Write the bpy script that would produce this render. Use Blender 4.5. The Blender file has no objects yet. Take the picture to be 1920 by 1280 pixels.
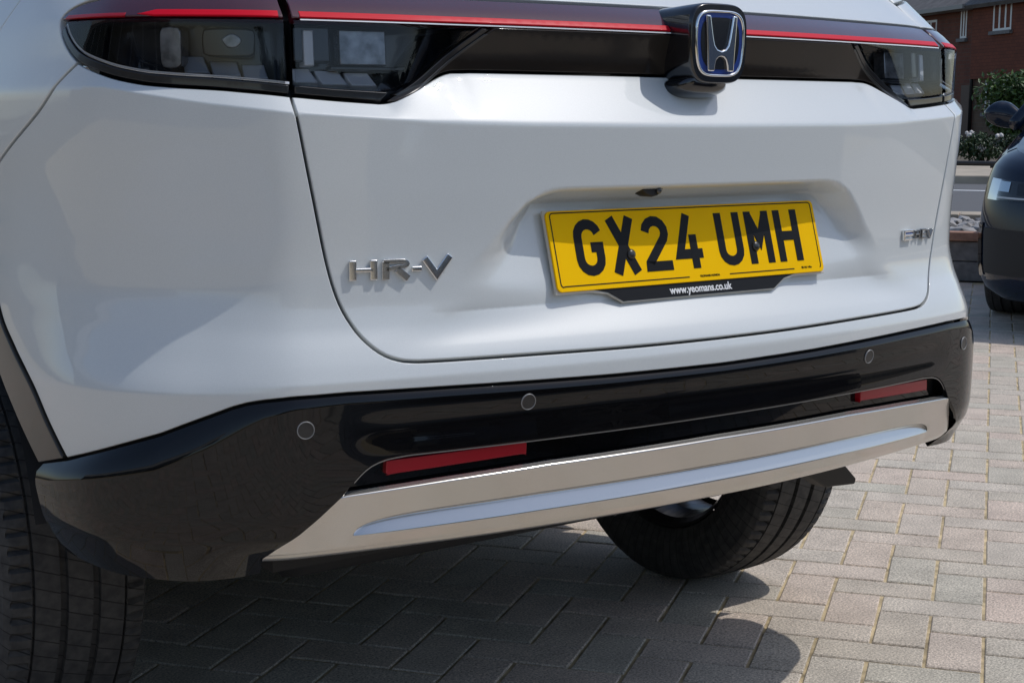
import bpy, bmesh, math, random
import numpy as np
from mathutils import Vector, Matrix
from mathutils.geometry import delaunay_2d_cdt

random.seed(7)
scene = bpy.context.scene
col = scene.collection
PI = math.pi

# ------------------------------------------------------------------ camera
F_PX, CAM = 2904.87, np.array([-1.53703, -1.63433, 0.99293])
YAW, PITCH, ROLL = 0.637934, 0.145825, 0.004508

def cam_axes():
    cy, sy, cp, sp = math.cos(YAW), math.sin(YAW), math.cos(PITCH), math.sin(PITCH)
    cr, sr = math.cos(ROLL), math.sin(ROLL)
    f = np.array([sy*cp, cy*cp, -sp]); r = np.array([cy, -sy, 0.0]); u = np.cross(r, f)
    return r*cr+u*sr, -r*sr+u*cr, f
CR, CU, CF = cam_axes()
cam_data = bpy.data.cameras.new('camera')
cam = bpy.data.objects.new('camera', cam_data)
col.objects.link(cam)
cam.matrix_world = Matrix(((CR[0], CU[0], -CF[0], CAM[0]), (CR[1], CU[1], -CF[1], CAM[1]),
                           (CR[2], CU[2], -CF[2], CAM[2]), (0, 0, 0, 1)))
cam_data.sensor_width = 36.0
cam_data.lens = 36.0*F_PX/1920.0
cam_data.clip_start = 0.05
cam_data.clip_end = 500
scene.camera = cam

# ------------------------------------------------------------------ light
SUN = np.array([0.53, -0.35, 1.0]); SUN = SUN/np.linalg.norm(SUN)
sun_el = math.asin(SUN[2]); sun_az = math.atan2(SUN[0], SUN[1])
world = bpy.data.worlds.new('World'); scene.world = world; world.use_nodes = True
wn = world.node_tree
bg = wn.nodes['Background']
sky = wn.nodes.new('ShaderNodeTexSky')
sky.sky_type = 'NISHITA'; sky.sun_disc = False
sky.sun_elevation = sun_el; sky.sun_rotation = sun_az
sky.air_density = 1.0; sky.dust_density = 1.2; sky.ozone_density = 1.0
wn.links.new(sky.outputs[0], bg.inputs[0]); bg.inputs[1].default_value = 0.13
sl = bpy.data.lights.new('sun', 'SUN'); sl.energy = 2.1; sl.angle = math.radians(0.5); sl.color = (1.0, 0.975, 0.945)
so = bpy.data.objects.new('sun', sl); col.objects.link(so)
so.rotation_euler = Vector(SUN).to_track_quat('Z', 'Y').to_euler()
scene.view_settings.view_transform = 'Standard'; scene.view_settings.look = 'None'
scene.view_settings.exposure = 0.0; scene.view_settings.gamma = 1.0
scene.view_settings.use_curve_mapping = False

# ------------------------------------------------------------------ helpers
def ray(px, py):
    return CF + CR*(px-960)/F_PX - CU*(py-640)/F_PX
def on_ground(px, py, z=0.0):
    d = ray(px, py); return CAM + d*((z-CAM[2])/d[2])
def on_y(px, py, y):
    d = ray(px, py); return CAM + d*((y-CAM[1])/d[1])

def tag(o, label=None, cat=None, group=None, kind=None):
    if label: o['label'] = label
    if cat: o['category'] = cat
    if group: o['group'] = group
    if kind: o['kind'] = kind
    return o
def empty(name, loc=(0, 0, 0), rz=0.0):
    o = bpy.data.objects.new(name, None); col.objects.link(o)
    o.location = loc; o.rotation_euler = (0, 0, rz); o.empty_display_size = 0.1
    return o
def add(name, me, mats, parent=None, smooth=False):
    o = bpy.data.objects.new(name, me); col.objects.link(o)
    for m in (mats if isinstance(mats, (list, tuple)) else [mats]): 
        if m and m.name not in [x.name for x in me.materials if x]: me.materials.append(m)
    if parent: o.parent = parent
    if smooth:
        for p in me.polygons: p.use_smooth = True
    return o
def mesh(name, verts, faces):
    me = bpy.data.meshes.new(name); me.from_pydata([tuple(map(float, v)) for v in verts], [], faces); me.update()
    return me
def bm_obj(name, bm, mats, parent=None, smooth=False, bevel=0, seg=2):
    me = bpy.data.meshes.new(name)
    bmesh.ops.recalc_face_normals(bm, faces=bm.faces)
    bm.to_mesh(me); bm.free()
    o = add(name, me, mats, parent, smooth)
    if bevel:
        md = o.modifiers.new('bevel', 'BEVEL'); md.width = bevel; md.segments = seg; md.limit_method = 'ANGLE'
        md.angle_limit = math.radians(35); md.harden_normals = False
        for p in me.polygons: p.use_smooth = True
        ws = o.modifiers.new('wn', 'WEIGHTED_NORMAL'); ws.keep_sharp = True
    return o
def bm_box(bm, x0, x1, y0, y1, z0, z1, M=None):
    vs = [Vector((x, y, z)) for z in (z0, z1) for y in (y0, y1) for x in (x0, x1)]
    if M is not None: vs = [M @ v for v in vs]
    v = [bm.verts.new(p) for p in vs]
    for f in ((0, 2, 3, 1), (4, 5, 7, 6), (0, 1, 5, 4), (2, 6, 7, 3), (0, 4, 6, 2), (1, 3, 7, 5)): bm.faces.new([v[i] for i in f])
def box(name, x0, x1, y0, y1, z0, z1, m, parent=None, bevel=0, M=None):
    bm = bmesh.new(); bm_box(bm, x0, x1, y0, y1, z0, z1, M); return bm_obj(name, bm, m, parent, bevel=bevel)
def bm_prism(bm, poly, h0, h1, fr):
    """closed 2D polygon extruded between h0 and h1; fr maps (u,v,h) to a point"""
    a = [bm.verts.new(fr(u, v, h0)) for u, v in poly]; b = [bm.verts.new(fr(u, v, h1)) for u, v in poly]
    n = len(poly)
    for i in range(n): bm.faces.new((a[i], a[(i+1) % n], b[(i+1) % n], b[i]))
    bm.faces.new(list(reversed(a))); bm.faces.new(b)
def tube_bm(bm, pts, rad, seg=10, caps=True):
    rings = []
    pts = [Vector(p) for p in pts]
    for i, p in enumerate(pts):
        t = (pts[min(i+1, len(pts)-1)]-pts[max(i-1, 0)]).normalized()
        up = Vector((0, 0, 1)) if abs(t.z) < .95 else Vector((1, 0, 0))
        s = t.cross(up).normalized(); u = s.cross(t)
        r = rad[i] if isinstance(rad, (list, tuple)) else rad
        rings.append([bm.verts.new(p+s*math.cos(2*PI*k/seg)*r+u*math.sin(2*PI*k/seg)*r) for k in range(seg)])
    for a, b in zip(rings, rings[1:]):
        for k in range(seg): bm.faces.new((a[k], a[(k+1) % seg], b[(k+1) % seg], b[k]))
    if caps: bm.faces.new(rings[0][::-1]); bm.faces.new(rings[-1])
def smoothstep(a, b, x):
    t = np.clip((x-a)/(b-a), 0, 1); return t*t*(3-2*t)

# ------------------------------------------------------------------ materials
def new_mat(name):
    m = bpy.data.materials.new(name); m.use_nodes = True
    nt = m.node_tree; b = nt.nodes['Principled BSDF']
    return m, nt, b
def mat(name, c, rough=.5, metal=0, coat=0, spec=.5, emis=None, coat_rough=.02, noise=None, bump=None):
    m, nt, b = new_mat(name)
    b.inputs['Base Color'].default_value = (*c, 1); b.inputs['Roughness'].default_value = rough
    b.inputs['Metallic'].default_value = metal; b.inputs['Coat Weight'].default_value = coat
    b.inputs['Coat Roughness'].default_value = coat_rough; b.inputs['Specular IOR Level'].default_value = spec
    if noise:      # (scale, low factor, high factor)
        tc = nt.nodes.new('ShaderNodeTexCoord'); n = nt.nodes.new('ShaderNodeTexNoise'); n.inputs['Scale'].default_value = noise[0]; n.inputs['Detail'].default_value = 6
        mr = nt.nodes.new('ShaderNodeMapRange'); mr.inputs['From Min'].default_value = .3; mr.inputs['From Max'].default_value = .7
        mr.inputs['To Min'].default_value = noise[1]; mr.inputs['To Max'].default_value = noise[2]
        mx = nt.nodes.new('ShaderNodeMix'); mx.data_type = 'RGBA'; mx.blend_type = 'MULTIPLY'; mx.inputs[0].default_value = 1
        mx.inputs[6].default_value = (*c, 1)
        nt.links.new(tc.outputs['Object'], n.inputs['Vector']); nt.links.new(n.outputs['Fac'], mr.inputs['Value'])
        nt.links.new(mr.outputs[0], mx.inputs[7]); nt.links.new(mx.outputs[2], b.inputs['Base Color'])
    if bump:       # (scale, strength, distance)
        tc = nt.nodes.new('ShaderNodeTexCoord'); n = nt.nodes.new('ShaderNodeTexNoise'); n.inputs['Scale'].default_value = bump[0]; n.inputs['Detail'].default_value = 4
        bp = nt.nodes.new('ShaderNodeBump'); bp.inputs['Strength'].default_value = bump[1]; bp.inputs['Distance'].default_value = bump[2]
        nt.links.new(tc.outputs['Object'], n.inputs['Vector']); nt.links.new(n.outputs['Fac'], bp.inputs['Height']); nt.links.new(bp.outputs[0], b.inputs['Normal'])
    return m
def glass_mat(name, tint, rough=.0, ior=1.45):
    """thin tinted cover: tinted see-through plus a mirror reflection by Fresnel"""
    m, nt, b = new_mat(name); nt.nodes.remove(b)
    out = nt.nodes['Material Output']
    tr = nt.nodes.new('ShaderNodeBsdfTransparent'); tr.inputs[0].default_value = (*tint, 1)
    gl = nt.nodes.new('ShaderNodeBsdfGlossy'); gl.inputs['Roughness'].default_value = rough
    fr = nt.nodes.new('ShaderNodeFresnel'); fr.inputs[0].default_value = ior
    mx = nt.nodes.new('ShaderNodeMixShader')
    nt.links.new(fr.outputs[0], mx.inputs[0]); nt.links.new(tr.outputs[0], mx.inputs[1]); nt.links.new(gl.outputs[0], mx.inputs[2])
    nt.links.new(mx.outputs[0], out.inputs[0])
    return m
# ------------------------------------------------------------------ the white car's skin
# The skin is a plan outline (arc length a from the tail's centre line, negative = left) and a
# height z; delta(a, z) moves it in or out along the outline's normal.
PLAN = np.array([(0, -.0664), (.15, -.0625), (.333, -.047), (.48, -.026), (.60, -.0035), (.655, .011), (.70, .034), (.74, .062), (.78, .0945),
                 (.815, .133), (.842, .18), (.858, .24), (.867, .32), (.873, .42), (.877, .56), (.880, .8), (.882, 1.2), (.883, 2.0),
                 (.882, 2.8), (.878, 3.3), (.85, 3.7), (.74, 3.98), (.5, 4.12), (.0, 4.18)])
def _catmull(P, n=24):
    P = np.vstack([[-P[1, 0], P[1, 1]], P, [-P[-2, 0], P[-2, 1]]])
    out = []
    for i in range(1, len(P)-2):
        p0, p1, p2, p3 = P[i-1], P[i], P[i+1], P[i+2]
        d0 = np.sqrt(np.linalg.norm(p1-p0)); d1 = np.sqrt(np.linalg.norm(p2-p1)); d2 = np.sqrt(np.linalg.norm(p3-p2))
        for t in np.linspace(0, 1, n, endpoint=False):
            m1 = (p1-p0)/d0-(p2-p0)/(d0+d1)+(p2-p1)/d1; m2 = (p2-p1)/d1-(p3-p1)/(d1+d2)+(p3-p2)/d2
            m1 = m1*d1; m2 = m2*d1
            h = t
            out.append((2*h**3-3*h**2+1)*p1+(h**3-2*h**2+h)*m1+(-2*h**3+3*h**2)*p2+(h**3-h**2)*m2)
    out.append(P[-2]); return np.array(out)
_pc = _catmull(PLAN)
_ar = np.concatenate([[0], np.cumsum(np.linalg.norm(np.diff(_pc, axis=0), axis=1))])
A_MAX = _ar[-1]
_aa = np.arange(0, A_MAX, .002)
_px = np.interp(_aa, _ar, _pc[:, 0]); _py = np.interp(_aa, _ar, _pc[:, 1])
_k = np.hanning(17); _k /= _k.sum()
_tx = np.gradient(_px, _aa); _ty = np.gradient(_py, _aa)
_pad = lambda v, s: np.concatenate([s*v[8:0:-1], v, v[-1]*np.ones(8)])
_tx = np.convolve(_pad(_tx, 1), _k, 'valid'); _ty = np.convolve(_pad(_ty, -1), _k, 'valid')
_tn = np.hypot(_tx, _ty); _tx /= _tn; _ty /= _tn
_px = np.concatenate([[0], np.cumsum((_tx[1:]+_tx[:-1])*.5*.002)]); _py = PLAN[0, 1]+np.concatenate([[0], np.cumsum((_ty[1:]+_ty[:-1])*.5*.002)])
def plan(a):
    s = np.sign(a)+(a == 0); b = np.abs(a)
    x = np.interp(b, _aa, _px); y = np.interp(b, _aa, _py); tx = np.interp(b, _aa, _tx); ty = np.interp(b, _aa, _ty)
    n = np.hypot(tx, ty); tx, ty = tx/n, ty/n
    return s*x, y, s*ty, -tx            # point, outward normal
def a_at_x(x): return float(np.interp(x, _px[:450], _aa[:450]))
def a_at_y(y):
    i = np.argmax(_px > .85); j = np.argmax(_py > 3.3)
    return float(np.interp(y, _py[i-150:j], _aa[i-150:j]))

_zz = np.arange(.30, 1.70, .0005)
def _pchip(x, y, q):
    h = np.diff(x); d = np.diff(y)/h
    m = np.zeros(len(x)); m[0] = d[0]; m[-1] = d[-1]
    for i in range(1, len(x)-1):
        if d[i-1]*d[i] > 0:
            w1 = 2*h[i]+h[i-1]; w2 = h[i]+2*h[i-1]; m[i] = (w1+w2)/(w1/d[i-1]+w2/d[i])
    i = np.clip(np.searchsorted(x, q)-1, 0, len(h)-1); t = (q-x[i])/h[i]
    return (2*t**3-3*t**2+1)*y[i]+(t**3-2*t**2+t)*h[i]*m[i]+(-2*t**3+3*t**2)*y[i+1]+(t**3-t**2)*h[i]*m[i+1]
def table(segs, r=.003):
    """segs: lists of (z, delta), joined at creases; creases are rounded with radius r"""
    v = np.zeros_like(_zz)
    for k, s in enumerate(segs):
        s = np.array(s); lo = s[0, 0] if k else -1; hi = s[-1, 0] if k < len(segs)-1 else 9
        msk = (_zz >= lo) & (_zz <= hi); v[msk] = _pchip(s[:, 0], s[:, 1], np.clip(_zz[msk], s[0, 0], s[-1, 0]))
    n = int(r/.0005)*2+1; k = np.ones(n)/n
    p = np.concatenate([np.full(n-1, v[0]), v, np.full(n-1, v[-1])])
    return np.convolve(np.convolve(p, k, 'same'), k, 'same')[n-1:-(n-1)]
# rear centre, corner and flank profiles of the white skin (and lamps), low to high
T_R = table([[(.55, -.010), (.640, -.006), (.664, -.006)],
             [(.664, -.006), (.684, -.0125), (.70, -.0195), (.73, -.0335), (.76, -.0395), (.80, -.041), (.90, -.0355), (.978, -.030)],
             [(.978, -.030), (1.005, -.050), (1.044, -.080)], [(1.044, -.080), (1.05, -.079), (1.106, -.062)],
             [(1.106, -.062), (1.125, -.082), (1.142, -.108)], [(1.142, -.108), (1.20, -.185), (1.32, -.40), (1.50, -.78), (1.545, -.95)]])
T_R2 = table([[(.55, -.010), (.640, -.006), (.664, -.006)],
             [(.664, -.006), (.684, -.0125), (.70, -.0195), (.73, -.0335), (.76, -.0395), (.80, -.041), (.90, -.0355), (.978, -.031)],
             [(.978, -.031), (1.044, -.054)], [(1.044, -.054), (1.05, -.054), (1.106, -.060)],
             [(1.106, -.060), (1.125, -.080), (1.142, -.106)], [(1.142, -.106), (1.20, -.185), (1.32, -.40), (1.50, -.78), (1.545, -.95)]], .002)
T_K = table([[(.50, -.034), (.57, -.024), (.60, -.019), (.654, -.013)],
             [(.654, -.013), (.66, -.0145), (.70, -.030), (.74, -.044), (.78, -.0525), (.83, -.0515), (.89, -.046), (.95, -.040), (.978, -.039)],
             [(.978, -.039), (1.044, -.053)], [(1.044, -.053), (1.106, -.051)],
             [(1.106, -.051), (1.13, -.075), (1.142, -.090)], [(1.142, -.090), (1.20, -.15), (1.32, -.26), (1.50, -.43), (1.545, -.5)]], .002)
T_F = table([[(.30, -.05), (.50, -.012), (.58, -.010), (.66, -.008), (.74, -.013), (.82, -.021), (.90, -.025), (.96, -.024), (1.02, -.024)],
             [(1.02, -.024), (1.05, -.034), (1.10, -.049), (1.16, -.075), (1.25, -.12), (1.40, -.19), (1.50, -.25), (1.545, -.33)]], .006)
ZC_A = [0, .31, .46, .64, .75, .82, .91, 1.3]; ZC_D = [0, .002, .005, .015, .025, .034, .045, .05]
ZV_A = [0, .38, .42, .46, .51, .58, .64, .75, .86, .916, .972, 1.03]; ZV_Z = [1.0455, 1.0455, 1.042, 1.027, 1.0085, 1.010, 1.0145, 1.022, 1.029, 1.038, 1.050, 1.06]
def warp(a, z):
    """table height: the crease under the lamps climbs towards the corners, the valley follows the lamps' lower edge"""
    b = np.abs(a); zc_ = .978+np.interp(b, ZC_A, ZC_D); zv_ = np.maximum(np.interp(b, ZV_A, ZV_Z), zc_+.004)
    lo = .82+(z-.82)*(.978-.82)/(zc_-.82); mi = .978+(z-zc_)*.066/(zv_-zc_); hi = 1.044+(z-zv_)*.062/(1.106-zv_)
    return np.where(z < .82, z, np.where(z < zc_, lo, np.where(z < zv_, mi, np.where(z < 1.106, hi, z))))
def weights(a):
    b = np.abs(a)
    wr = 1-smoothstep(.60, .80, b); wf = smoothstep(.84, 1.15, b)
    return wr, 1-wr-wf, wf
def recess(a, z, d):
    """number plate recess pressed into the tailgate"""
    x, y, nx, ny = plan(a)
    yin = np.interp(z, [.60, .675, .70, .74, .81, .92], [-.078, -.058, -.042, -.010, .0145, .0475])
    w = np.interp(z, [.68, .70, .72, .75, .78, .82, .85, .875, .89, .90], RW)
    tr = np.interp(z, [.68, .75, .85, .90], [.16, .10, .05, .045])
    yin = yin+.1745*x*x*smoothstep(.775, .70, z)
    m = smoothstep(0, 1, (w-np.abs(x))/tr)*smoothstep(.897, .872, z)*smoothstep(.668, .735, z)
    din = (y-yin)/(-ny)*1.0
    h_ = np.clip(.5+.5*(d-din)/.010, 0, 1); dm = d+(din-d)*h_-.010*h_*(1-h_)      # smooth minimum
    return d+(dm-d)*m
RW = [.58, .555, .52, .465, .427, .378, .349, .322, .295, .27]
def d_white(a, z, rec=True):
    a = np.asarray(a, float); z = np.asarray(z, float)
    wr, wk, wf = weights(a)
    zw = warp(a, z)
    i = lambda T: np.interp(zw, _zz, T)
    w2_ = smoothstep(.39, .50, np.abs(a))
    d = wr*((1-w2_)*i(T_R)+w2_*i(T_R2))+wk*i(T_K)+wf*np.interp(z, _zz, T_F)
    return recess(a, z, d) if rec else d
# black lower trim: its upper edge height and the width of its upper bevel along a
ZB_A = [0, .20, .45, .585, .653, .69, .71, .73, .76, .824, .908, .994, 1.06, 1.3]
ZB_Z = [.641, .643, .648, .650, .649, .646, .643, .6375, .626, .602, .578, .555, .540, .52]
BV_Z = [.009, .009, .010, .011, .013, .019, .025, .031, .036, .039, .032, .027, .026, .026]
T_BR = table([[(.30, -.30), (.43, -.075), (.455, -.03)], [(.455, -.03), (.470, -.013)], [(.470, -.013), (.50, -.003), (.556, .001), (.571, .0008)], [(.571, .0008), (.580, .0), (.596, -.0018), (.603, -.0021), (.612, -.0017), (.624, .0), (.632, .0005), (.70, .0005)]], .002)
T_BR0 = table([[(.30, -.30), (.43, -.075), (.455, -.03)], [(.455, -.03), (.470, -.013)], [(.470, -.013), (.50, -.003), (.57, 0), (.62, .0), (.70, .001)]], .002)
T_BK = table([[(.30, -.10), (.40, -.040), (.44, -.018), (.47, -.005)], [(.47, -.005), (.50, -.001), (.56, 0), (.62, 0), (.70, 0)]], .005)
T_BF = table([[(.30, -.10), (.40, -.045), (.44, -.022), (.475, -.008)], [(.475, -.008), (.53, -.002), (.55, 0), (.70, 0)]], .004)
def d_black(a, z):
    a = np.asarray(a, float); z = np.asarray(z, float)
    wr, wk, wf = weights(a)
    i = lambda T: np.interp(z, _zz, T)
    sc = 1-smoothstep(.52, .60, np.abs(a))
    d = wr*(sc*i(T_BR)+(1-sc)*i(T_BR0))+wk*i(T_BK)+wf*i(T_BF)
    zb = np.interp(np.abs(a), ZB_A, ZB_Z); bv = np.interp(np.abs(a), ZB_A, BV_Z)
    t = np.clip((z-(zb-bv))/bv, 0, 1.8); t = t*t*(.55)+t*.45
    return d+(d_white(a, zb, False)+.0015-d)*np.clip(t, 0, 2.2)
# silver diffuser with its long upward facing groove
T_D = table([[(.30, -.20), (.425, -.09), (.436, -.045), (.447, -.034)], [(.447, -.034), (.468, -.021)], [(.468, -.021), (.496, -.030)], [(.496, -.030), (.502, -.0165)],
             [(.502, -.0165), (.540, -.002)], [(.540, -.002), (.5405, -.002), (.547, -.012)], [(.547, -.012), (.60, -.012)]], .0012)
T_D0 = table([[(.30, -.20), (.425, -.09), (.436, -.045), (.447, -.034)], [(.447, -.034), (.502, -.0165), (.540, -.002)], [(.540, -.002), (.5405, -.002), (.547, -.012)], [(.547, -.012), (.60, -.012)]], .0012)
def d_silver(a, z):
    a = np.asarray(a, float); z = np.asarray(z, float); b = np.abs(a)
    zt = np.interp(b, [0, .3, .45, .584, .70], [.5395, .5375, .5325, .5265, .517])
    zs = np.where(z > .445, .445+(z-.445)*.102/(zt-.445), z)
    tp_ = np.clip(1-(b/.572)**16, 0, 1)**.5; zg = .468+.029*np.maximum(tp_, .02)
    zq = np.where(zs < .468, zs, np.where(zs < zg, .468+(zs-.468)*.034/(zg-.468), .502+(zs-zg)*.038/(.540-zg)))
    base = np.interp(zs, _zz, T_D0)
    return base+(np.interp(zq, _zz, T_D)-np.interp(zq, _zz, T_D0))*np.where(zs < .5395, tp_, 0)
def skin(a, z, df=d_white, off=0.0):
    a = np.asarray(a, float); z = np.asarray(z, float)
    x, y, nx, ny = plan(a); d = df(a, z)+off
    return np.stack([x+nx*d, y+ny*d, z+0*x], -1)
def skin_normal(a, z, df=d_white, e=.0008):
    a = np.asarray(a, float); z = np.asarray(z, float)
    ea = .005
    da = (skin(a+ea, z, df)-skin(a-ea, z, df))*(e/ea); dz = skin(a, z+e, df)-skin(a, z-e, df)
    n = np.cross(da, dz); return n/np.linalg.norm(n, axis=-1, keepdims=True)
_qa = np.concatenate([-_aa[:0:-1], _aa])
_qx, _qy, _qnx, _qny = plan(_qa)
def pick(px, py, df=d_white, off=0.0, tmin=1.0):
    """where the sight line of a photo pixel meets the skin: (a, z)"""
    d = ray(px, py)
    def g(t):
        P = CAM+d*t
        i = int(np.argmin((_qx-P[0])**2+(_qy-P[1])**2)); a = _qa[i]
        x, y, nx, ny = plan(a); a = a+((P[0]-x)*(-ny)+(P[1]-y)*nx)*(1)
        x, y, nx, ny = plan(a); s = (P[0]-x)*nx+(P[1]-y)*ny
        return s-float(df(a, P[2]))-off, a, P[2]
    ts = np.arange(tmin, 4.2, .02); prev = None
    for t in ts:
        v = g(t)[0]
        if prev is not None and prev > 0 and v <= 0 or (prev is None and v <= 0): break
        prev = v
    else: return None
    lo, hi = t-.02, t
    for _ in range(24):
        m = .5*(lo+hi)
        if g(m)[0] > 0: lo = m
        else: hi = m
    _, a, z = g(hi); return (float(a), float(z))
def to_px(P):
    d = np.asarray(P, float)-CAM; w = d@CF
    return np.stack([960+F_PX*(d@CR)/w, 640-F_PX*(d@CU)/w], -1)
# ------------------------------------------------------------------ panels cut out of the skin
def cat(pts, step=.008):
    """smooth open curve through points"""
    P = np.array(pts, float); P = np.vstack([2*P[0]-P[1], P, 2*P[-1]-P[-2]]); out = []
    for i in range(1, len(P)-2):
        n = max(2, int(np.linalg.norm(P[i+1]-P[i])/step))
        for t in np.linspace(0, 1, n, endpoint=False):
            p0, p1, p2, p3 = P[i-1:i+3]
            out.append(.5*((2*p1)+(p2-p0)*t+(2*p0-5*p1+4*p2-p3)*t*t+(3*p1-p0-3*p2+p3)*t**3))
    out.append(P[-2]); return np.array(out)
def lin(pts, step=.008):
    P = np.array(pts, float); out = []
    for a, b in zip(P, P[1:]):
        n = max(1, int(np.linalg.norm(b-a)/step)); out += [a+(b-a)*t for t in np.linspace(0, 1, n, endpoint=False)]
    out.append(P[-1]); return np.array(out)
def mir(c):
    c = np.array(c, float)[::-1].copy(); c[:, 0] *= -1; return c
def clean(P):
    out = [P[0]]
    for p in P[1:]:
        if np.linalg.norm(p-out[-1]) > 5e-4: out.append(p)
    if np.linalg.norm(out[0]-out[-1]) < 5e-4: out.pop()
    P = np.array(out)
    ar = .5*np.sum(P[:, 0]*np.roll(P[:, 1], -1)-np.roll(P[:, 0], -1)*P[:, 1])
    return P if ar > 0 else P[::-1].copy()
def inset(P, r):
    e = np.roll(P, -1, 0)-P; e /= np.linalg.norm(e, axis=1, keepdims=True)
    n = np.stack([-e[:, 1], e[:, 0]], 1); m = n+np.roll(n, 1, 0)
    l = np.linalg.norm(m, axis=1, keepdims=True); m = m/np.maximum(l, .2)
    c = np.sum(m*n, 1, keepdims=True); return P+m*r/np.maximum(c, .45), m
def inside(P, Q):
    x, y = Q[:, 0], Q[:, 1]; r = np.zeros(len(Q), bool); j = len(P)-1
    for i in range(len(P)):
        xi, yi, xj, yj = P[i, 0], P[i, 1], P[j, 0], P[j, 1]
        if yi != yj:
            c = ((yi > y) != (yj > y)) & (x < (xj-xi)*(y-yi)/(yj-yi)+xi); r ^= c
        j = i
    return r
def near_edge(P, Q, d):
    keep = np.ones(len(Q), bool)
    A = P; B = np.roll(P, -1, 0)
    for a, b in zip(A, B):
        ab = b-a; t = np.clip(((Q-a)@ab)/max(ab@ab, 1e-12), 0, 1)
        keep &= np.linalg.norm(Q-(a+t[:, None]*ab), axis=1) > d
    return keep
def panel(name, outline, m, parent, df=d_white, off=0.0, gap=.0018, r=.0018, depth=.012, da=.012, dz=.007, extra=None, holes=(), edge=True, lines=(), lclear=.0012):
    P = clean(np.array(outline, float))
    if gap: P = clean(inset(P, gap)[0])
    P0 = clean(inset(P, r)[0]) if edge else P
    lo, hi = P0.min(0), P0.max(0)
    ga = np.arange(lo[0]+da*.5, hi[0], da); gz = np.arange(lo[1]+dz*.5, hi[1], dz)
    Q = np.stack(np.meshgrid(ga, gz), -1).reshape(-1, 2); Q[:, 0] += (np.round(Q[:, 1]/dz) % 2)*da*.5
    if extra is not None: Q = np.vstack([Q, np.array(extra)])
    Q = Q[inside(P0, Q)]; Q = Q[near_edge(P0, Q, min(da, dz)*.45)]
    for h in holes:
        h = np.array(h); Q = Q[~inside(h, Q)]; Q = Q[near_edge(h, Q, min(da, dz)*.45)]
    segs = []
    for l_ in lines:
        l_ = np.array(l_, float); ok_ = inside(P0, l_) & near_edge(P0, l_, .0012)
        segs.append((l_, ok_))
        if ok_.any():
            zi = np.interp(Q[:, 0], l_[:, 0], l_[:, 1]) if l_[0, 0] < l_[-1, 0] else None
            Q = Q[(np.abs(Q[:, 1]-zi) > lclear) | (Q[:, 0] < l_[0, 0]) | (Q[:, 0] > l_[-1, 0])]
    n0 = len(P0); V = [Vector(p) for p in P0]; E = [(i, (i+1) % n0) for i in range(n0)]; loops = [list(range(n0))]
    for h in holes:
        k = len(V); V += [Vector(p) for p in h]; E += [(k+i, k+(i+1) % len(h)) for i in range(len(h))]; loops.append(list(range(k, k+len(h))))
    for l_, ok_ in segs:
        prev = None
        for p_, k_ in zip(l_, ok_):
            if k_:
                V.append(Vector(p_))
                if prev is not None: E.append((prev, len(V)-1))
                prev = len(V)-1
            else: prev = None
    V += [Vector(p) for p in Q]
    vo, eo, fo, _, _, _ = delaunay_2d_cdt(V, E, [], 2 if holes else 1, 1e-7)
    S = np.array([(v.x, v.y) for v in vo])
    F = [tuple(f) for f in fo]
    if holes:
        C = np.array([S[list(f)].mean(0) for f in F]); ok = inside(P0, C)
        for h in holes: ok &= ~inside(np.array(h), C)
        F = [f for f, k in zip(F, ok) if k]
    pts = list(skin(S[:, 0], S[:, 1], df, off)); nrm = list(skin_normal(S[:, 0], S[:, 1], df))
    G = []
    for f in F:      # outward winding
        a, b, c = [np.array(pts[i]) for i in f[:3]]
        G.append(f if np.dot(np.cross(b-a, c-a), nrm[f[0]]) > 0 else f[::-1])
    if edge:
        P1 = inset(P0, -r)[0] if len(P0) != len(P) else P
        _, mm = inset(P0, 0); n = len(P0); k = len(pts)
        s0 = skin(P0[:, 0], P0[:, 1], df, off); N0 = skin_normal(P0[:, 0], P0[:, 1], df)
        s1 = skin(P1[:, 0], P1[:, 1], df, off); N1 = skin_normal(P1[:, 0], P1[:, 1], df)
        O = s1-s0; O /= np.linalg.norm(O, axis=1, keepdims=True)+1e-9
        pts += list(s0)+list(s1-N1*r*.9)+list(s1-N1*depth); nrm += list(N0)+list(O)+list(O)
        for i in range(n):
            j = (i+1) % n
            G.append((k+i, k+n+i, k+n+j, k+j)); G.append((k+n+i, k+2*n+i, k+2*n+j, k+n+j))
    me = mesh(name, pts, G)
    for p in me.polygons: p.use_smooth = True
    me.normals_split_custom_set_from_vertices([tuple(map(float, v)) for v in nrm])
    return add(name, me, m, parent)
def crease_lines(zf, lo, hi, w=(-.005, -.003, -.0015, 0, .0015, .003, .005), da=.006):
    a = np.arange(lo, hi, da); return [np.stack([a, zf(a)+o], 1) for o in w]
def crease_pts(zf, lo, hi, w=(-.006, -.004, -.0025, -.001, .0, .001, .0025, .004, .006), da=.008):
    a = np.arange(lo, hi, da); return np.vstack([np.stack([a+(k % 2)*da*.5, zf(a)+o], 1) for k, o in enumerate(w)])

def fine_grid(a0, a1, z0, z1, da, dz):
    return np.stack(np.meshgrid(np.arange(a0, a1, da), np.arange(z0, z1, dz)), -1).reshape(-1, 2)

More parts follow.
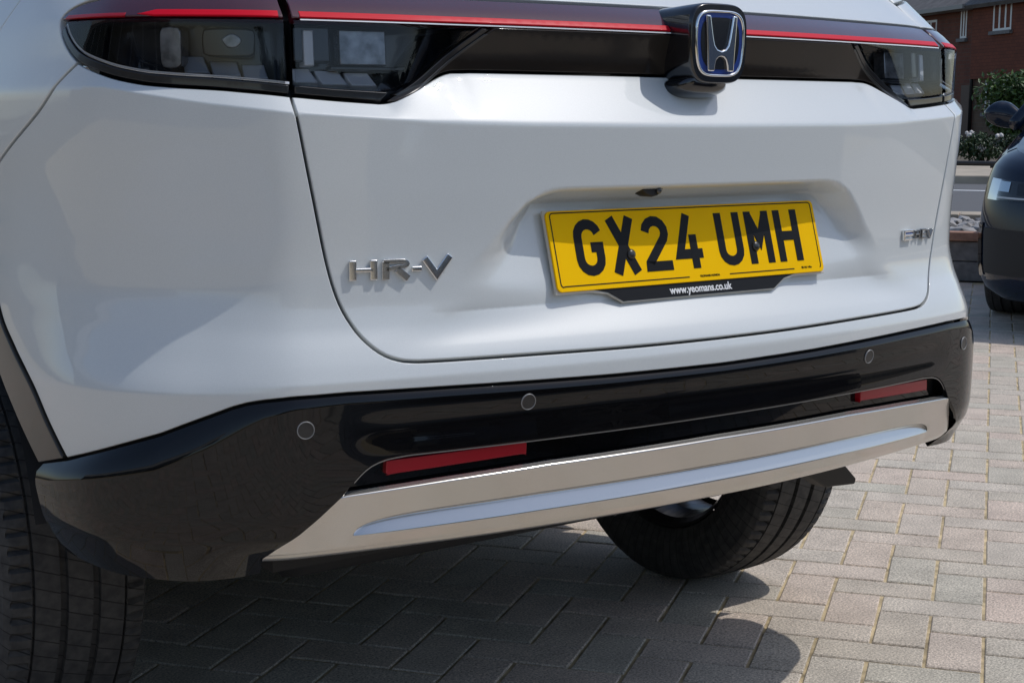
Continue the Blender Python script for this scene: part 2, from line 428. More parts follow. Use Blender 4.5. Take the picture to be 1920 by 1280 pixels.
M_white = mat('white_paint', (.625, .655, .655), .42, 0, 1.0, .5, noise=(900, .955, 1.045))
M_black = mat('gloss_black', (.004, .004, .0045), .4, 0, .85, .0, coat_rough=.015)
M_seal = mat('black_seal', (.012, .012, .013), .6)
M_silver = mat('satin_silver', (.62, .60, .57), .22, .85, .5, .5, coat_rough=.06)
M_dark = mat('smoked_black', (.010, .010, .012), .3, 0, .6)
M_garn = mat('garnish_black', (.022, .018, .015), .4, 0, .8, .0, coat_rough=.10)
M_under = mat('underbody', (.02, .02, .021), .8)
M_redtop = mat('red_lens_dark', (.055, .006, .014), .12, 0, 1.0, .5, coat_rough=.01)
M_redbar = mat('red_light_guide', (.62, .000, .016), .4, 0, .1, .2)
M_refl = mat('red_reflector', (.36, .004, .014), .3, 0, .3, .4)
M_lens = glass_mat('smoked_lens', (.80, .82, .85))
M_chrome = mat('chrome', (.82, .83, .84), .06, 1.0)
M_slabd = mat('lamp_reflector_dim', (.42, .44, .48), .35, 0, .3)
M_satin = mat('satin_chrome', (.78, .78, .78), .22, 1.0)
M_chip = mat('frosted_lamp', (.30, .31, .33), .25, .5, .5, noise=(60, .45, 1.4))
M_house = mat('lamp_housing', (.022, .024, .030), .25, .2, .5)
M_slab = mat('lamp_reflector', (.86, .87, .89), .35, 0, .3)

car = empty('suv', (0, .79, 0))
tag(car, 'white family SUV seen from behind with yellow number plate GX24 UMH', 'car')
def cpar(o, parent=None):
    o.parent = parent or car
    if parent is None or parent is car: o.matrix_parent_inverse = Matrix.Translation((0, -.79, 0))
    return o
def cp(name, outline, m, parent=None, **k):
    return cpar(panel(name, outline, m, None, **k), parent)

# --- key lines of the tail, positive a (mirrored for the other side)
SHUT = cat([(.639, 1.014), (.638, .995), (.632, .968), (.6155, .891), (.597, .805), (.582, .758), (.563, .724), (.545, .704), (.529, .693), (.513, .687), (.496, .684), (.46, .6825), (.318, .681), (.15, .679), (0, .6785)])
LB_IN = np.vstack([cat([(.639, 1.0145), (.58, 1.010), (.522, 1.0065)]), cat([(.514, 1.007), (.500, 1.010), (.47, 1.0225), (.44, 1.036), (.425, 1.042), (.41, 1.0455), (.39, 1.0465)]), lin([(.38, 1.047), (0, 1.0465)])])
LB_OUT = cat([(.641, 1.0145), (.70, 1.0185), (.752, 1.022), (.81, 1.025), (.859, 1.029), (.916, 1.038), (.972, 1.052), (1.006, 1.072), (1.026, 1.092), (1.033, 1.106)])
LT_OUT = cat([(1.033, 1.106), (1.031, 1.112), (1.018, 1.120), (.985, 1.128), (.92, 1.134), (.80, 1.138), (.70, 1.1395), (.641, 1.139)])
ZR = 1.1060
zc = lambda a: .978+np.interp(np.abs(a), ZC_A, ZC_D)
zl = lambda a: np.interp(np.abs(a), [0, .6, .8], [.664, .664, .654])

tailgate = cp('tailgate', np.vstack([LB_IN[::-1], SHUT[1:], mir(SHUT)[1:], mir(LB_IN[::-1])[1:-1]]), M_white,
              lines=crease_lines(zc, -.64, .64),
              extra=np.vstack([crease_pts(lambda a: .885+0*a, -.34, .34, w=np.arange(-.014, .014, .0025), da=.006), fine_grid(-.58, .58, .672, .872, .0052, .0037)]))
# rear bumper: a U below and beside the tailgate
zb = lambda a: np.interp(np.abs(a), ZB_A, ZB_Z)
SEAM = cat([(.978, 1.053), (1.058, .992), (1.181, .929), (1.215, .905)])
ARCH = cat([(1.215, .905), (1.205, .80), (1.171, .73), (1.118, .685), (1.066, .644), (1.03, .600), (.994, .5555)])
bl = np.arange(0, .994, .008); ZBL = np.stack([bl, zb(bl)], 1)
i_s = int(np.argmin(np.linalg.norm(LB_OUT-np.array([.978, 1.053]), axis=1)))
half = np.vstack([SHUT[::-1], LB_OUT[1:i_s], SEAM, ARCH[1:], ZBL[::-1][:-1]])      # from centre bottom of tailgate round to centre bottom of bumper
bumper = cp('rear_bumper', np.vstack([half, mir(half)]), M_white,
            lines=crease_lines(zl, -1.0, 1.0)+crease_lines(zc, .64, .95)+crease_lines(zc, -.95, -.64))
# quarter panels, fuel flap, sides, upper body
YA = a_at_y
def side_outline(s):
    top = lin([(1.45, 1.40), (1.15, 1.24), (.86, 1.20), (.66, 1.18)])
    low = lin([(1.215, .905), (1.23, .80), (1.28, .775), (1.45, .79), (1.75, .78), (1.95, .68), (2.06, .50), (2.10, .36), (3.0, .36), (3.05, .5), (3.2, .70), (3.4, .72)])
    lamp = np.vstack([LB_OUT[i_s:], LT_OUT[1:]])
    o = np.vstack([lamp, top[::-1], lin([(1.45, 1.40), (2.3, 1.45), (2.9, 1.40), (3.45, 1.02), (3.4, .72)])[1:], low[::-1][1:], SEAM[::-1][1:]])
    o = o.copy(); o[:, 0] *= s; return o
fa, fb = [np.array([abs(q[0]), q[1]]) for q in (pick(40, 0), pick(0, 58))]; fd = fa-fb
FLAP = lin([fa+fd*.8, fb, fb+np.array([.03, -.012]), fb+np.array([.14, -.012]), fb+np.array([.14, .14]), fa+fd*.8], .01)[:-1]
for s in (1, -1):
    fl = FLAP.copy(); fl[:, 0] *= s
    q = cp('quarter_panel', side_outline(s), M_white, da=.02, dz=.012, holes=[fl] if s < 0 else [], extra=crease_pts(lambda a: 1.02+0*a, *((-2.0, -.9) if s < 0 else (.9, 2.0))))
    if s < 0: cp('fuel_flap', fl, M_white, da=.02, dz=.012)
# dark shell behind the gaps
def shell(name, a0, a1, z0, z1, m, df, off, na, nz):
    A, Z = np.meshgrid(np.linspace(a0, a1, na), np.linspace(z0, z1, nz)); S = skin(A.ravel(), Z.ravel(), df, off)
    F = [(j*na+i, j*na+i+1, (j+1)*na+i+1, (j+1)*na+i) for j in range(nz-1) for i in range(na-1)]
    return cpar(add(name, mesh(name, S, F), m, None, True))
sh = shell('inner_shell', -1.12, 1.12, .56, 1.02, M_seal, d_white, -.022, 161, 47)
# hatch above the light bar, rear glass, roof, side glass: out of the frame but they shade the tail and the ground
def grid_patch(name, A, Z, m, df=d_white, off=0.0, parent=None):
    na, nz = len(A), len(Z); AA, ZZ = np.meshgrid(A, Z); S = skin(AA.ravel(), ZZ.ravel(), df, off); N = skin_normal(AA.ravel(), ZZ.ravel(), df)
    F = [(j*na+i, j*na+i+1, (j+1)*na+i+1, (j+1)*na+i) for j in range(nz-1) for i in range(na-1)]
    me = mesh(name, S, F)
    for p in me.polygons: p.use_smooth = True
    me.normals_split_custom_set_from_vertices([tuple(map(float, v)) for v in N])
    return cpar(add(name, me, m), parent)
HT = np.vstack([lin([(.655, 1.1395), (.60, 1.1415), (0, 1.1425)]), ]) 
cp('hatch_panel', np.vstack([HT, mir(HT)[1:], lin([(-.655, 1.1395), (-.655, 1.248), (.655, 1.248), (.655, 1.1395)])[1:-1]]), M_white, da=.02, dz=.008)
M_glassd = mat('privacy_glass', (.012, .014, .016), .05, 0, 1.0)
cp('rear_glass', lin([(-.652, 1.25), (.652, 1.25), (.60, 1.48), (-.60, 1.48), (-.652, 1.25)], .02), M_glassd, da=.03, dz=.02)
for s in (1, -1):
    cp('pillar', lin([(.66*s, 1.18), (.86*s, 1.20), (1.15*s, 1.24), (1.45*s, 1.405), (1.45*s, 1.50), (.62*s, 1.50), (.658*s, 1.25), (.658*s, 1.18)], .02), M_white, da=.03, dz=.02)
    cp('side_window', lin([(1.47*s, 1.40), (2.3*s, 1.452), (2.9*s, 1.405), (3.2*s, 1.21), (3.2*s, 1.30), (2.9*s, 1.47), (2.3*s, 1.51), (1.47*s, 1.47), (1.47*s, 1.40)], .02), M_glassd, da=.05, dz=.02)
b = bmesh.new(); ring = [skin(a, 1.50) for a in np.linspace(-2.9, 2.9, 61)]
vs = [b.verts.new(p) for p in ring]; cvs = b.verts.new((0, 1.9, 1.57))
for i in range(len(vs)): b.faces.new((vs[i], vs[(i+1) % len(vs)], cvs))
cpar(bm_obj('roof', b, M_white, None, True))
b = bmesh.new()      # bonnet and windscreen, far end
for (y0, z0, w0, y1, z1, w1) in ((2.55, 1.50, .60, 3.25, 1.04, .80), (3.25, 1.04, .80, 4.1, .86, .66)):
    v = [b.verts.new(p) for p in ((-w0, y0, z0), (w0, y0, z0), (w1, y1, z1), (-w1, y1, z1))]; b.faces.new(v)
cpar(bm_obj('bonnet', b, M_white))
cp('front_bumper', lin([(3.38, .30), (A_MAX-.01, .30), (A_MAX-.01, .86), (3.38, 1.0), (3.38, .30)], .03), M_white, da=.06, dz=.04, df=lambda a, z: 0*a-.03)
cp('front_bumper', lin([(-3.38, .30), (-A_MAX+.01, .30), (-A_MAX+.01, .86), (-3.38, 1.0), (-3.38, .30)], .03), M_white, da=.06, dz=.04, df=lambda a, z: 0*a-.03)

# --- lamps
def offs(c, d):
    """line shifted to its side by d in (a, z)"""
    e = np.gradient(c, axis=0); e /= np.linalg.norm(e, axis=1, keepdims=True)
    return c+np.stack([-e[:, 1], e[:, 0]], 1)*d
def sgn(o, s):
    o = np.array(o, float).copy(); o[:, 0] *= s; return o
LIN = cat([(.512, 1.0075), (.482, 1.0175), (.452, 1.034), (.412, 1.062), (.375, 1.088), (.350, 1.1045)])      # slanted inner end of the inner lamp
io = int(np.argmin(np.abs(LB_OUT[:, 1]-1.1045)))
for s in (-1, 1):
    # outer lamp on the body corner
    zone = np.vstack([LB_OUT[:io], lin([LB_OUT[io], (.645, ZR-.0015)])])
    hous = cp('tail_lamp', sgn(zone, s), M_house, off=-.060, edge=False, gap=0, da=.02, dz=.01)
    side = np.vstack([zone, zone[:1]])       # housing walls
    p0 = skin(side[:, 0]*s, side[:, 1], d_white, -.008); p1 = skin(side[:, 0]*s, side[:, 1], d_white, -.060); n = len(side)
    cpar(add('lamp_wall', mesh('lamp_wall', list(p0)+list(p1), [(i, i+1, n+i+1, n+i) for i in range(n-1)]), M_house), hous)
    lowc = LB_OUT[:io-1]; up = offs(lowc, .0125); k = up[:, 1] < ZR-.003
    bez = np.vstack([lowc, up[k][::-1]]); cp('lamp_bezel', sgn(bez, s), M_dark, hous, da=.01, dz=.006, gap=.001, r=.0015)
    bez2 = np.vstack([up[k]+0, offs(lowc, .0155)[k][::-1]]); cp('lamp_rim', sgn(bez2, s), M_slab, hous, off=-.002, edge=False, gap=0, da=.02, dz=.01)
    lens = np.vstack([up[k], lin([(up[k][-1][0], ZR-.0012), (.646, ZR-.0012)])]); lens[0, 0] = .646
    cp('lens', sgn(lens, s), M_lens, hous, da=.015, dz=.01, gap=.0008, r=.001, depth=.003)
    red = np.vstack([lin([(1.0325, ZR), (.645, ZR)]), LT_OUT[::-1][1:-1]]); 
    rt = cp('red_lens', sgn(red, s), M_redtop, hous, da=.015, dz=.006, gap=.001, r=.002)
    rb = lin([(.655, ZR+.002), (.83, ZR+.002), (.86, ZR+.004), (.83, ZR+.0098), (.655, ZR+.0098), (.655, ZR+.002)], .01)
    cp('light_guide', sgn(rb, s), M_redbar, hous, off=.0012, gap=0, r=.001, depth=.003, da=.015, dz=.004)
    rb = lin([(.88, ZR+.0015), (1.02, ZR+.0015), (1.015, ZR+.006), (.88, ZR+.006), (.88, ZR+.0015)], .01)
    cp('light_guide', sgn(rb, s), M_refl, hous, off=.0010, gap=0, r=.0008, depth=.003, da=.015, dz=.004)
    for (a0, a1, z0, z1, sk) in ((.672, .712, 1.034, 1.052, .008), (.718, .758, 1.037, 1.056, .010), (.764, .802, 1.041, 1.062, .012)):
        o = cp('reflector', sgn(lin([(a0, z0), (a1, z0), (a1+sk, z1), (a0+sk, z1), (a0, z0)]), s), M_slabd, hous, off=-.030, gap=0, r=.002, depth=.02, df=lambda a, z: d_white(a, z)-.9*(z-1.03), da=.01, dz=.006)
    for (a0, a1, z0, z1, m_) in ((.695, .77, 1.060, 1.094, M_dark), (.715, .745, 1.070, 1.088, M_chip), (.80, .835, 1.045, 1.096, M_chip)):
        cp('lamp_module', sgn(cat([(a0, z0+.006), (a0+.008, z0), (a1-.008, z0), (a1, z0+.008), (a1, z1-.006), (a1-.01, z1), (a0+.01, z1), (a0, z1-.006), (a0, z0+.006)], .006), s), m_, hous, off=-.026 if m_ is M_dark else -.024, gap=0, r=.003, depth=.03, da=.01, dz=.006)
    # inner lamp on the tailgate
    zone = np.vstack([lin([(.633, ZR-.0015), (.633, 1.0145)]), lin([(.633, 1.0145), (.58, 1.0105), (.522, 1.007)])[1:], LIN[1:]])
    hous = cp('reversing_lamp', sgn(zone, s), M_house, off=-.060, edge=False, gap=0, da=.02, dz=.01)
    side = np.vstack([zone, zone[:1]]); p0 = skin(side[:, 0]*s, side[:, 1], d_white, -.008); p1 = skin(side[:, 0]*s, side[:, 1], d_white, -.060); n = len(side)
    cpar(add('lamp_wall', mesh('lamp_wall', list(p0)+list(p1), [(i, i+1, n+i+1, n+i) for i in range(n-1)]), M_house), hous)
    bez = np.vstack([lin([(.634, 1.0147), (.58, 1.0107), (.518, 1.0070)]), lin([(.505, 1.0195), (.58, 1.0230), (.634, 1.0270)])])
    cp('lamp_bezel', sgn(bez, s), M_dark, hous, gap=.001, r=.0015, da=.01, dz=.006)
    strip = np.vstack([LIN[2:-1], (LIN+np.array([.011, .002]))[2:-1][::-1]])
    cp('lamp_bezel', sgn(strip, s), M_dark, hous, gap=.0005, r=.001, da=.01, dz=.006)
    lens = np.vstack([lin([(.632, ZR-.0012), (.632, 1.0275), (.58, 1.0235), (.508, 1.0200)]), cat([(.498, 1.0235), (.46, 1.0375), (.428, 1.062), (.392, 1.088), (.368, ZR-.0012)])])
    cp('lens', sgn(lens, s), M_lens, hous, da=.015, dz=.01, gap=.0008, r=.001, depth=.003)
    for (a0, a1, z0, z1) in ((.592, .624, 1.030, 1.048), (.552, .587, 1.028, 1.046), (.512, .547, 1.027, 1.044)):
        cp('reflector', sgn(lin([(a0, z0), (a1, z0), (a1+.008, z1), (a0+.008, z1), (a0, z0)]), s), M_slab, hous, off=-.026, gap=0, r=.002, depth=.02, df=lambda a, z: d_white(a, z)-.9*(z-1.028), da=.01, dz=.006)
    for (a0, a1, z0, z1, m_) in ((.495, .56, 1.052, 1.096, M_chip), (.575, .625, 1.055, 1.098, M_dark), (.598, .612, 1.05, 1.094, M_slab), (.47, .575, 1.045, 1.0505, M_dark)):
        cp('lamp_module', sgn(lin([(a0, z0), (a1, z0), (a1, z1), (a0, z1), (a0, z0)], .008), s), m_, hous, off={'frosted_lamp': -.034, 'lamp_reflector': -.024}.get(m_.name, -.028), gap=0, r=.002, depth=.02, da=.012, dz=.008)
    tr = np.vstack([LIN[1:-2], (LIN-np.array([.009, .0]))[1:-2][::-1]])
    cp('lamp_trim', sgn(tr, s), mat('trim_grey', (.03, .029, .028), .3, 0, .5), hous, off=.0006, gap=.0003, r=.0012, da=.01, dz=.006)
# red bar across the tailgate and the dark garnish below it
red = lin([(-.634, ZR), (.634, ZR), (.634, 1.139), (.60, 1.141), (0, 1.142), (-.60, 1.141), (-.634, 1.139), (-.634, ZR)], .012)[:-1]
bar = cp('light_bar', red, M_redtop, da=.015, dz=.005, gap=.001, r=.002)
for (a0, a1) in ((-.622, -.050), (.050, .622)):
    cp('light_guide', lin([(a0, ZR+.002), (a1, ZR+.002), (a1, ZR+.0098), (a0, ZR+.0098), (a0, ZR+.002)], .012)[:-1], M_redbar, bar, off=.0012, gap=0, r=.001, depth=.003, da=.02, dz=.004)
    cp('bar_rim', lin([(a0, ZR-.0022), (a1, ZR-.0022), (a1, ZR-.0006), (a0, ZR-.0006), (a0, ZR-.0022)], .012)[:-1], M_slab, bar, off=.0003, gap=0, edge=False, da=.02, dz=.004)
G1 = np.vstack([lin([(0, ZR-.0025), (.350, ZR-.0025)]), LIN[::-1][1:-1]-np.array([.001, 0]), LB_IN[(LB_IN[:, 0] < .51)]])
cp('garnish', np.vstack([G1, mir(G1)[1:-1]]), M_garn, da=.02, dz=.008, gap=.0012)
# dark backing behind bar and lamps
shell('inner_shell', -1.03, 1.03, 1.0, 1.14, M_seal, d_white, -.064, 121, 15)

# --- black lower trim with a cut-out for the reflector panel and the silver diffuser
aL = np.arange(0, 1.06, .01); top = np.stack([aL, zb(aL)], 1)
ENDC = cat([(1.062, .5395), (1.058, .520), (1.049, .485), (1.040, .456), (1.02, .425)])
CUT = np.vstack([lin([(.698, .425), (.698, .440), (.646, .476), (.592, .522)]), cat([(.586, .530), (.570, .547), (.555, .558), (.535, .5645), (.51, .567)]), lin([(.50, .5675), (.25, .569), (0, .5695)])])
half = np.vstack([top, ENDC[1:], lin([(1.02, .425), (.90, .415), (.80, .412), (.70, .412), (.698, .425)])[1:-1], CUT])
trim = cp('bumper_trim', np.vstack([half, mir(half)[1:-1]]), M_black, df=d_black, da=.009, dz=.005, depth=.02, gap=.0012, r=.0006,
          lines=[l_ for f in (1.25, 1.1, 1.0, .9, .75, .5, .25, 0.0) for l_ in crease_lines(lambda a, f=f: zb(a)-np.interp(np.abs(a), ZB_A, BV_Z)*f, -1.05, 1.05, w=(0,), da=.008)]
          + [l_ for s_ in (-1, 1) for l_ in crease_lines(lambda a: .47+0*a, *((-1.05, -.66) if s_ < 0 else (.66, 1.05)), da=.008)])
d_rec = lambda a, z: d_silver(a, z)*0-.020+0*np.asarray(z)
RP = np.vstack([lin([(0, .574), (.51, .572)]), cat([(.51, .572), (.545, .568), (.572, .558), (.592, .538), (.598, .512)])[1:], lin([(.598, .512), (.584, .512), (.3, .525), (0, .528)])[1:]])
rp = cp('reflector_panel', np.vstack([RP, mir(RP)[1:-1]]), M_black, df=d_rec, edge=False, gap=0, da=.02, dz=.006)
# fine light edge round the cut-out
E1 = CUT[CUT[:, 1] > .53]; e2 = np.vstack([E1, (E1-np.array([0, .0016]))[::-1]])
for s in (1, -1):
    cp('trim_edge', sgn(e2, s), mat('edge_line', (.30, .28, .25), .3, .3, .5), df=d_black, off=-.0015, edge=False, gap=0, da=.02, dz=.01)
    RF = cat([(.330, .5505), (.332, .549), (.36, .5485), (.52, .5425), (.531, .5425), (.533, .546), (.532, .557), (.530, .5605), (.50, .5615), (.35, .5655), (.332, .5655), (.3295, .563), (.330, .5505)], .004)[:-1]
    r_ = cp('reflector', sgn(RF, s), M_refl, df=d_rec, off=.010, gap=0, r=.0015, depth=.012, da=.01, dz=.005)
DT = lambda a: np.interp(a, [0, .3, .45, .584, .70], [.5395, .5375, .5325, .5265, .517])
zq_rows = np.array([.425, .430, .434, .438, .441, .444, .446, .4475, .450, .457, .464, .467, .4685, .471, .480, .488, .4925, .4945, .4955, .4965, .4975, .4990, .5005, .5015, .5025, .5045, .510, .520, .530, .5365, .5390, .5398, .5406, .5420, .5440, .5465])
U_ = np.linspace(-1, 1, 221); na = len(U_); SV, SN = [], []
for zq in zq_rows:
    ze = zq
    for it in range(6):      # the slanted end: where this row meets the cut
        aend = np.interp(ze, [.425, .4405, .477, .529], [.700, .697, .645, .588]); a_ = U_*aend; b_ = np.abs(a_)
        zg = .468+.029*np.maximum(np.clip(1-(b_/.572)**16, 0, 1)**.5, .02)
        zs = np.where(zq < .468, zq, np.where(zq < .502, .468+(zq-.468)*(zg-.468)/.034, np.where(zq < .540, zg+(zq-.502)*(.540-zg)/.038, zq)))
        zz = np.where(zs > .445, .445+(zs-.445)*(DT(b_)-.445)/.102, zs); ze = .5*(ze+zz[0])
    SV.append(skin(a_, zz, d_silver)); SN.append(skin_normal(a_, zz, d_silver, .0004))
me = mesh('diffuser', np.concatenate(SV), [(j*na+i, j*na+i+1, (j+1)*na+i+1, (j+1)*na+i) for j in range(len(zq_rows)-1) for i in range(na-1)])
for p in me.polygons: p.use_smooth = True
me.normals_split_custom_set_from_vertices([tuple(map(float, v)) for v in np.concatenate(SN)])
silver = cpar(add('diffuser', me, M_silver))
# parking sensors
M_sens = mat('sensor_black', (.015, .015, .016), .4, 0, .3); M_ring = mat('sensor_ring', (.22, .22, .22), .4, 0, .3)
def on_skin(a, z, df, off=0.0):
    P = skin(a, z, df, off); N = skin_normal(a, z, df); e = .001
    T = skin(a+e, z, df)-skin(a-e, z, df); T /= np.linalg.norm(T); U = np.cross(N, T)
    return Matrix(((T[0], U[0], N[0], P[0]), (T[1], U[1], N[1], P[1]), (T[2], U[2], N[2], P[2]), (0, 0, 0, 1)))
for a in (-.334, .334, -.640, .640):
    z = .621 if abs(a) < .5 else .610; Mx = on_skin(a, z, d_black)
    b = bmesh.new(); bmesh.ops.create_circle(b, cap_ends=True, radius=.0098, segments=28, matrix=Mx @ Matrix.Translation((0, 0, .0012)))
    sd = cpar(bm_obj('parking_sensor', b, M_sens))
    b = bmesh.new(); n = 32; prof = ((.0098, .0004), (.0101, .0018), (.0108, .0018), (.0112, .0002))
    vv = [[b.verts.new(Mx @ Vector((r*math.cos(2*PI*i/n), r*math.sin(2*PI*i/n), h))) for r, h in prof] for i in range(n)]
    for i in range(n):
        for k in range(3): b.faces.new((vv[i][k], vv[(i+1) % n][k], vv[(i+1) % n][k+1], vv[i][k+1]))
    cpar(bm_obj('sensor_ring', b, M_ring, None, True), sd)

# --- number plate
PT = math.radians(16.5); PC = Vector((0, 0, .8097)); PUv = Vector((0, math.sin(PT), math.cos(PT))); PN = Vector((0, -math.cos(PT), math.sin(PT)))
fr_plate = lambda u, v, h: PC+Vector((1, 0, 0))*u+PUv*v+PN*h
def rrect(w, h, r, n=6, cx=0, cy=0):
    o = []
    for (sx, sy, a0) in ((1, 1, 0), (-1, 1, PI/2), (-1, -1, PI), (1, -1, 1.5*PI)):
        for k in range(n+1):
            t = a0+PI/2*k/n; o.append((cx+sx*(w/2-r)+r*math.cos(t), cy+sy*(h/2-r)+r*math.sin(t)))
    return o
M_yel = mat('plate_yellow', (.98, .56, .0), .6, 0, .03, .05, coat_rough=.03)
M_ink = mat('plate_ink', (.004, .004, .005), .5, 0, .0, .2)
M_hold = mat('plate_surround', (.006, .006, .007), .5, 0, 0, .25); M_clear = mat('plate_edge', (.55, .52, .45), .3)
M_txt = mat('white_print', (.82, .82, .82), .5)
b = bmesh.new()
hp = [(.262, .0575), (-.262, .0575), (-.262, -.0585), (-.200, -.0585), (-.172, -.0625), (-.148, -.0765), (.148, -.0765), (.172, -.0625), (.200, -.0585), (.262, -.0585)]
bm_prism(b, hp, -.0075, -.0032, fr_plate); holder = cpar(bm_obj('plate_holder', b, M_clear, None, bevel=.001))
b = bmesh.new(); bm_prism(b, [(-.200, -.0545), (-.172, -.0605), (-.1475, -.0745), (.1475, -.0745), (.172, -.0605), (.200, -.0545)], -.004, -.0022, fr_plate)
cpar(bm_obj('dealer_strip', b, M_hold), holder)
b = bmesh.new(); bm_prism(b, rrect(.520, .111, .008), -.0032, .0, fr_plate); plate = cpar(bm_obj('number_plate', b, M_yel, None, bevel=.0006))
def stroke_bm(bm, pts, w, fr, h0, h1, closed=False):
    """polyline drawn with a flat pen of width w, mitred, extruded from h0 to h1"""
    P = [np.array(pts[0], float)]
    for p in pts[1:]:
        if np.linalg.norm(np.array(p)-P[-1]) > 2e-4: P.append(np.array(p, float))
    n = len(P); L, R_ = [], []
    for i in range(n):
        a = P[i-1] if (i > 0 or closed) else None; c = P[(i+1) % n] if (i < n-1 or closed) else None
        d0 = (P[i]-a)/np.linalg.norm(P[i]-a) if a is not None else None; d1 = (c-P[i])/np.linalg.norm(c-P[i]) if c is not None else None
        if d0 is None: d0 = d1
        if d1 is None: d1 = d0
        n0 = np.array([-d0[1], d0[0]]); n1 = np.array([-d1[1], d1[0]]); m = n0+n1; m /= max(np.linalg.norm(m), .3)
        k = w/2/max(m@n0, .35); L.append(P[i]+m*k); R_.append(P[i]-m*k)
    rows = [[bm.verts.new(fr(*q, h)) for q, h in ((l, h0), (l, h1), (r, h1), (r, h0))] for l, r in zip(L, R_)]
    for i in range(n if closed else n-1):
        A, B = rows[i], rows[(i+1) % n]
        for k in range(3): bm.faces.new((A[k], A[k+1], B[k+1], B[k]))
        bm.faces.new((A[3], A[0], B[0], B[3]))
    if not closed: bm.faces.new(rows[0][::-1]); bm.faces.new(rows[-1])
def arc(cx, cy, rx, ry, a0, a1, n=8):
    return [(cx+rx*math.cos(math.radians(a0+(a1-a0)*k/n)), cy+ry*math.sin(math.radians(a0+(a1-a0)*k/n))) for k in range(n+1)]
S_ = .014; hw, hh = .025-.007, .0395-.007; e = .0395; o = .025
GL = {
 'G': [(arc(.0, hh-.017, hw, .017, 15, 180)+arc(0, -hh+.017, hw, .017, 180, 360)+[(hw, -.0), (.003, -.0)], S_)],
 'X': [([(-hw-.001, e), (hw+.001, -e)], .0152), ([(hw-.001, e), (-hw+.001, -e)], .0152)],
 '2': [(arc(0, hh-.0165, hw, .0165, 175, -35)+[(-hw+.001, -.0275), (-hw+.0005, -hh), (o, -hh)], S_)],
 '4': [([(o, -.018), (-hw-.001, -.018), (.0035, e)], S_), ([(.0095, .010), (.0095, -e)], S_)],
 'U': [([(-hw, e), (-hw, -hh+.016)]+arc(0, -hh+.016, hw, .016, 180, 360)+[(hw, e)], S_)],
 'M': [([(-hw, -e), (-hw, e)], S_), ([(hw, -e), (hw, e)], S_), ([(-hw+.001, e-.006), (0, -.004), (hw-.001, e-.006)], .013)],
 'H': [([(-hw, -e), (-hw, e)], S_), ([(hw, -e), (hw, e)], S_), ([(-hw, 0), (hw, 0)], S_)],
}
xx = -.194; step = .061
for i, ch in enumerate('GX24 UMH'):
    if ch == ' ': xx += .022; continue
    b = bmesh.new()
    for k, (pts, w) in enumerate(GL[ch]):
        stroke_bm(b, pts, w, lambda u, v, h, c=xx: fr_plate(u+c, v+.003, h), -.001, .0006+.0001*k)
    cpar(bm_obj('plate_character', b, M_ink), plate); xx += step
b = bmesh.new()
# border line is broken at the foot for the small print
stroke_bm(b, [(-.020, -.0485), (-.246, -.0485)]+arc(-.2485, -.0445, .005, .005, 250, 180, 3)+[(-.2535, .046)]+arc(-.2485, .0475, .005, .005, 180, 90, 3)+[(.2485, .0525)]+arc(.2485, .0475, .005, .005, 90, 0, 3)+[(.2535, -.0435)]+arc(.2485, -.0445, .005, .005, 0, -60, 3), .0016, fr_plate, -.001, .0004)
stroke_bm(b, [(.060, -.0485), (.195, -.0485)], .0016, fr_plate, -.001, .0004)
cpar(bm_obj('plate_border', b, M_ink), plate)
def text_part(body, size, name, m, parent, Mx, weight=0.0, sx=1.0, depth=.0003):
    cu = bpy.data.curves.new(name, 'FONT'); cu.body = body; cu.size = size; cu.align_x = 'CENTER'; cu.align_y = 'CENTER'; cu.offset = weight; cu.extrude = depth
    t = bpy.data.objects.new('text_tmp', cu); col.objects.link(t); dg = bpy.context.evaluated_depsgraph_get()
    me = bpy.data.meshes.new_from_object(t.evaluated_get(dg)); bpy.data.objects.remove(t); me.transform(Matrix.Diagonal((sx, 1, 1, 1))); me.transform(Mx)
    me.name = name; return cpar(add(name, me, m), parent)
def plate_M(u, v, h):
    p = fr_plate(u, v, h); return Matrix(((1, PUv.x, PN.x, p.x), (0, PUv.y, PN.y, p.y), (0, PUv.z, PN.z, p.z), (0, 0, 0, 1)))
text_part('www.yeomans.co.uk', .0155, 'dealer_print', M_txt, holder, plate_M(.0, -.0655, -.0018), .00035, .93)
text_part('YEOMANS HONDA', .0045, 'small_print', M_ink, plate, plate_M(.02, -.0485, .0003), 0, 1)
text_part('BS AU 145e', .0045, 'small_print', M_ink, plate, plate_M(.222, -.0475, .0003), 0, 1)
M_bolt = mat('bolt_cap', (.02, .018, .016), .35, 0, .4)
for u in (-.122, .122):
    b = bmesh.new(); bmesh.ops.create_uvsphere(b, u_segments=14, v_segments=8, radius=.0075, matrix=plate_M(u, -.010, .0008) @ Matrix.Diagonal((1, 1, .55, 1)))
    cpar(bm_obj('plate_bolt', b, M_bolt, None, True), plate)

# --- reversing camera under the recess lip
b = bmesh.new(); c0 = on_y(1222, 348, -.018)
lp = [(-.026, .004), (.026, .004), (.022, -.006), (.013, -.014), (.002, -.016), (-.010, -.011)]
bm_prism(b, lp, -.030, .0, lambda u, v, h: Vector((c0[0]+u, c0[1]-h*0+(-h)*1.0-.0*v, c0[2]+v)))
camp = cpar(bm_obj('reversing_camera', b, M_seal, None, bevel=.003), tailgate)
b = bmesh.new(); bmesh.ops.create_uvsphere(b, u_segments=12, v_segments=8, radius=.005, matrix=Matrix.Translation((c0[0]+.012, c0[1]-.001, c0[2]-.007)))
cpar(bm_obj('camera_lens', b, M_glassd, None, True), tailgate)

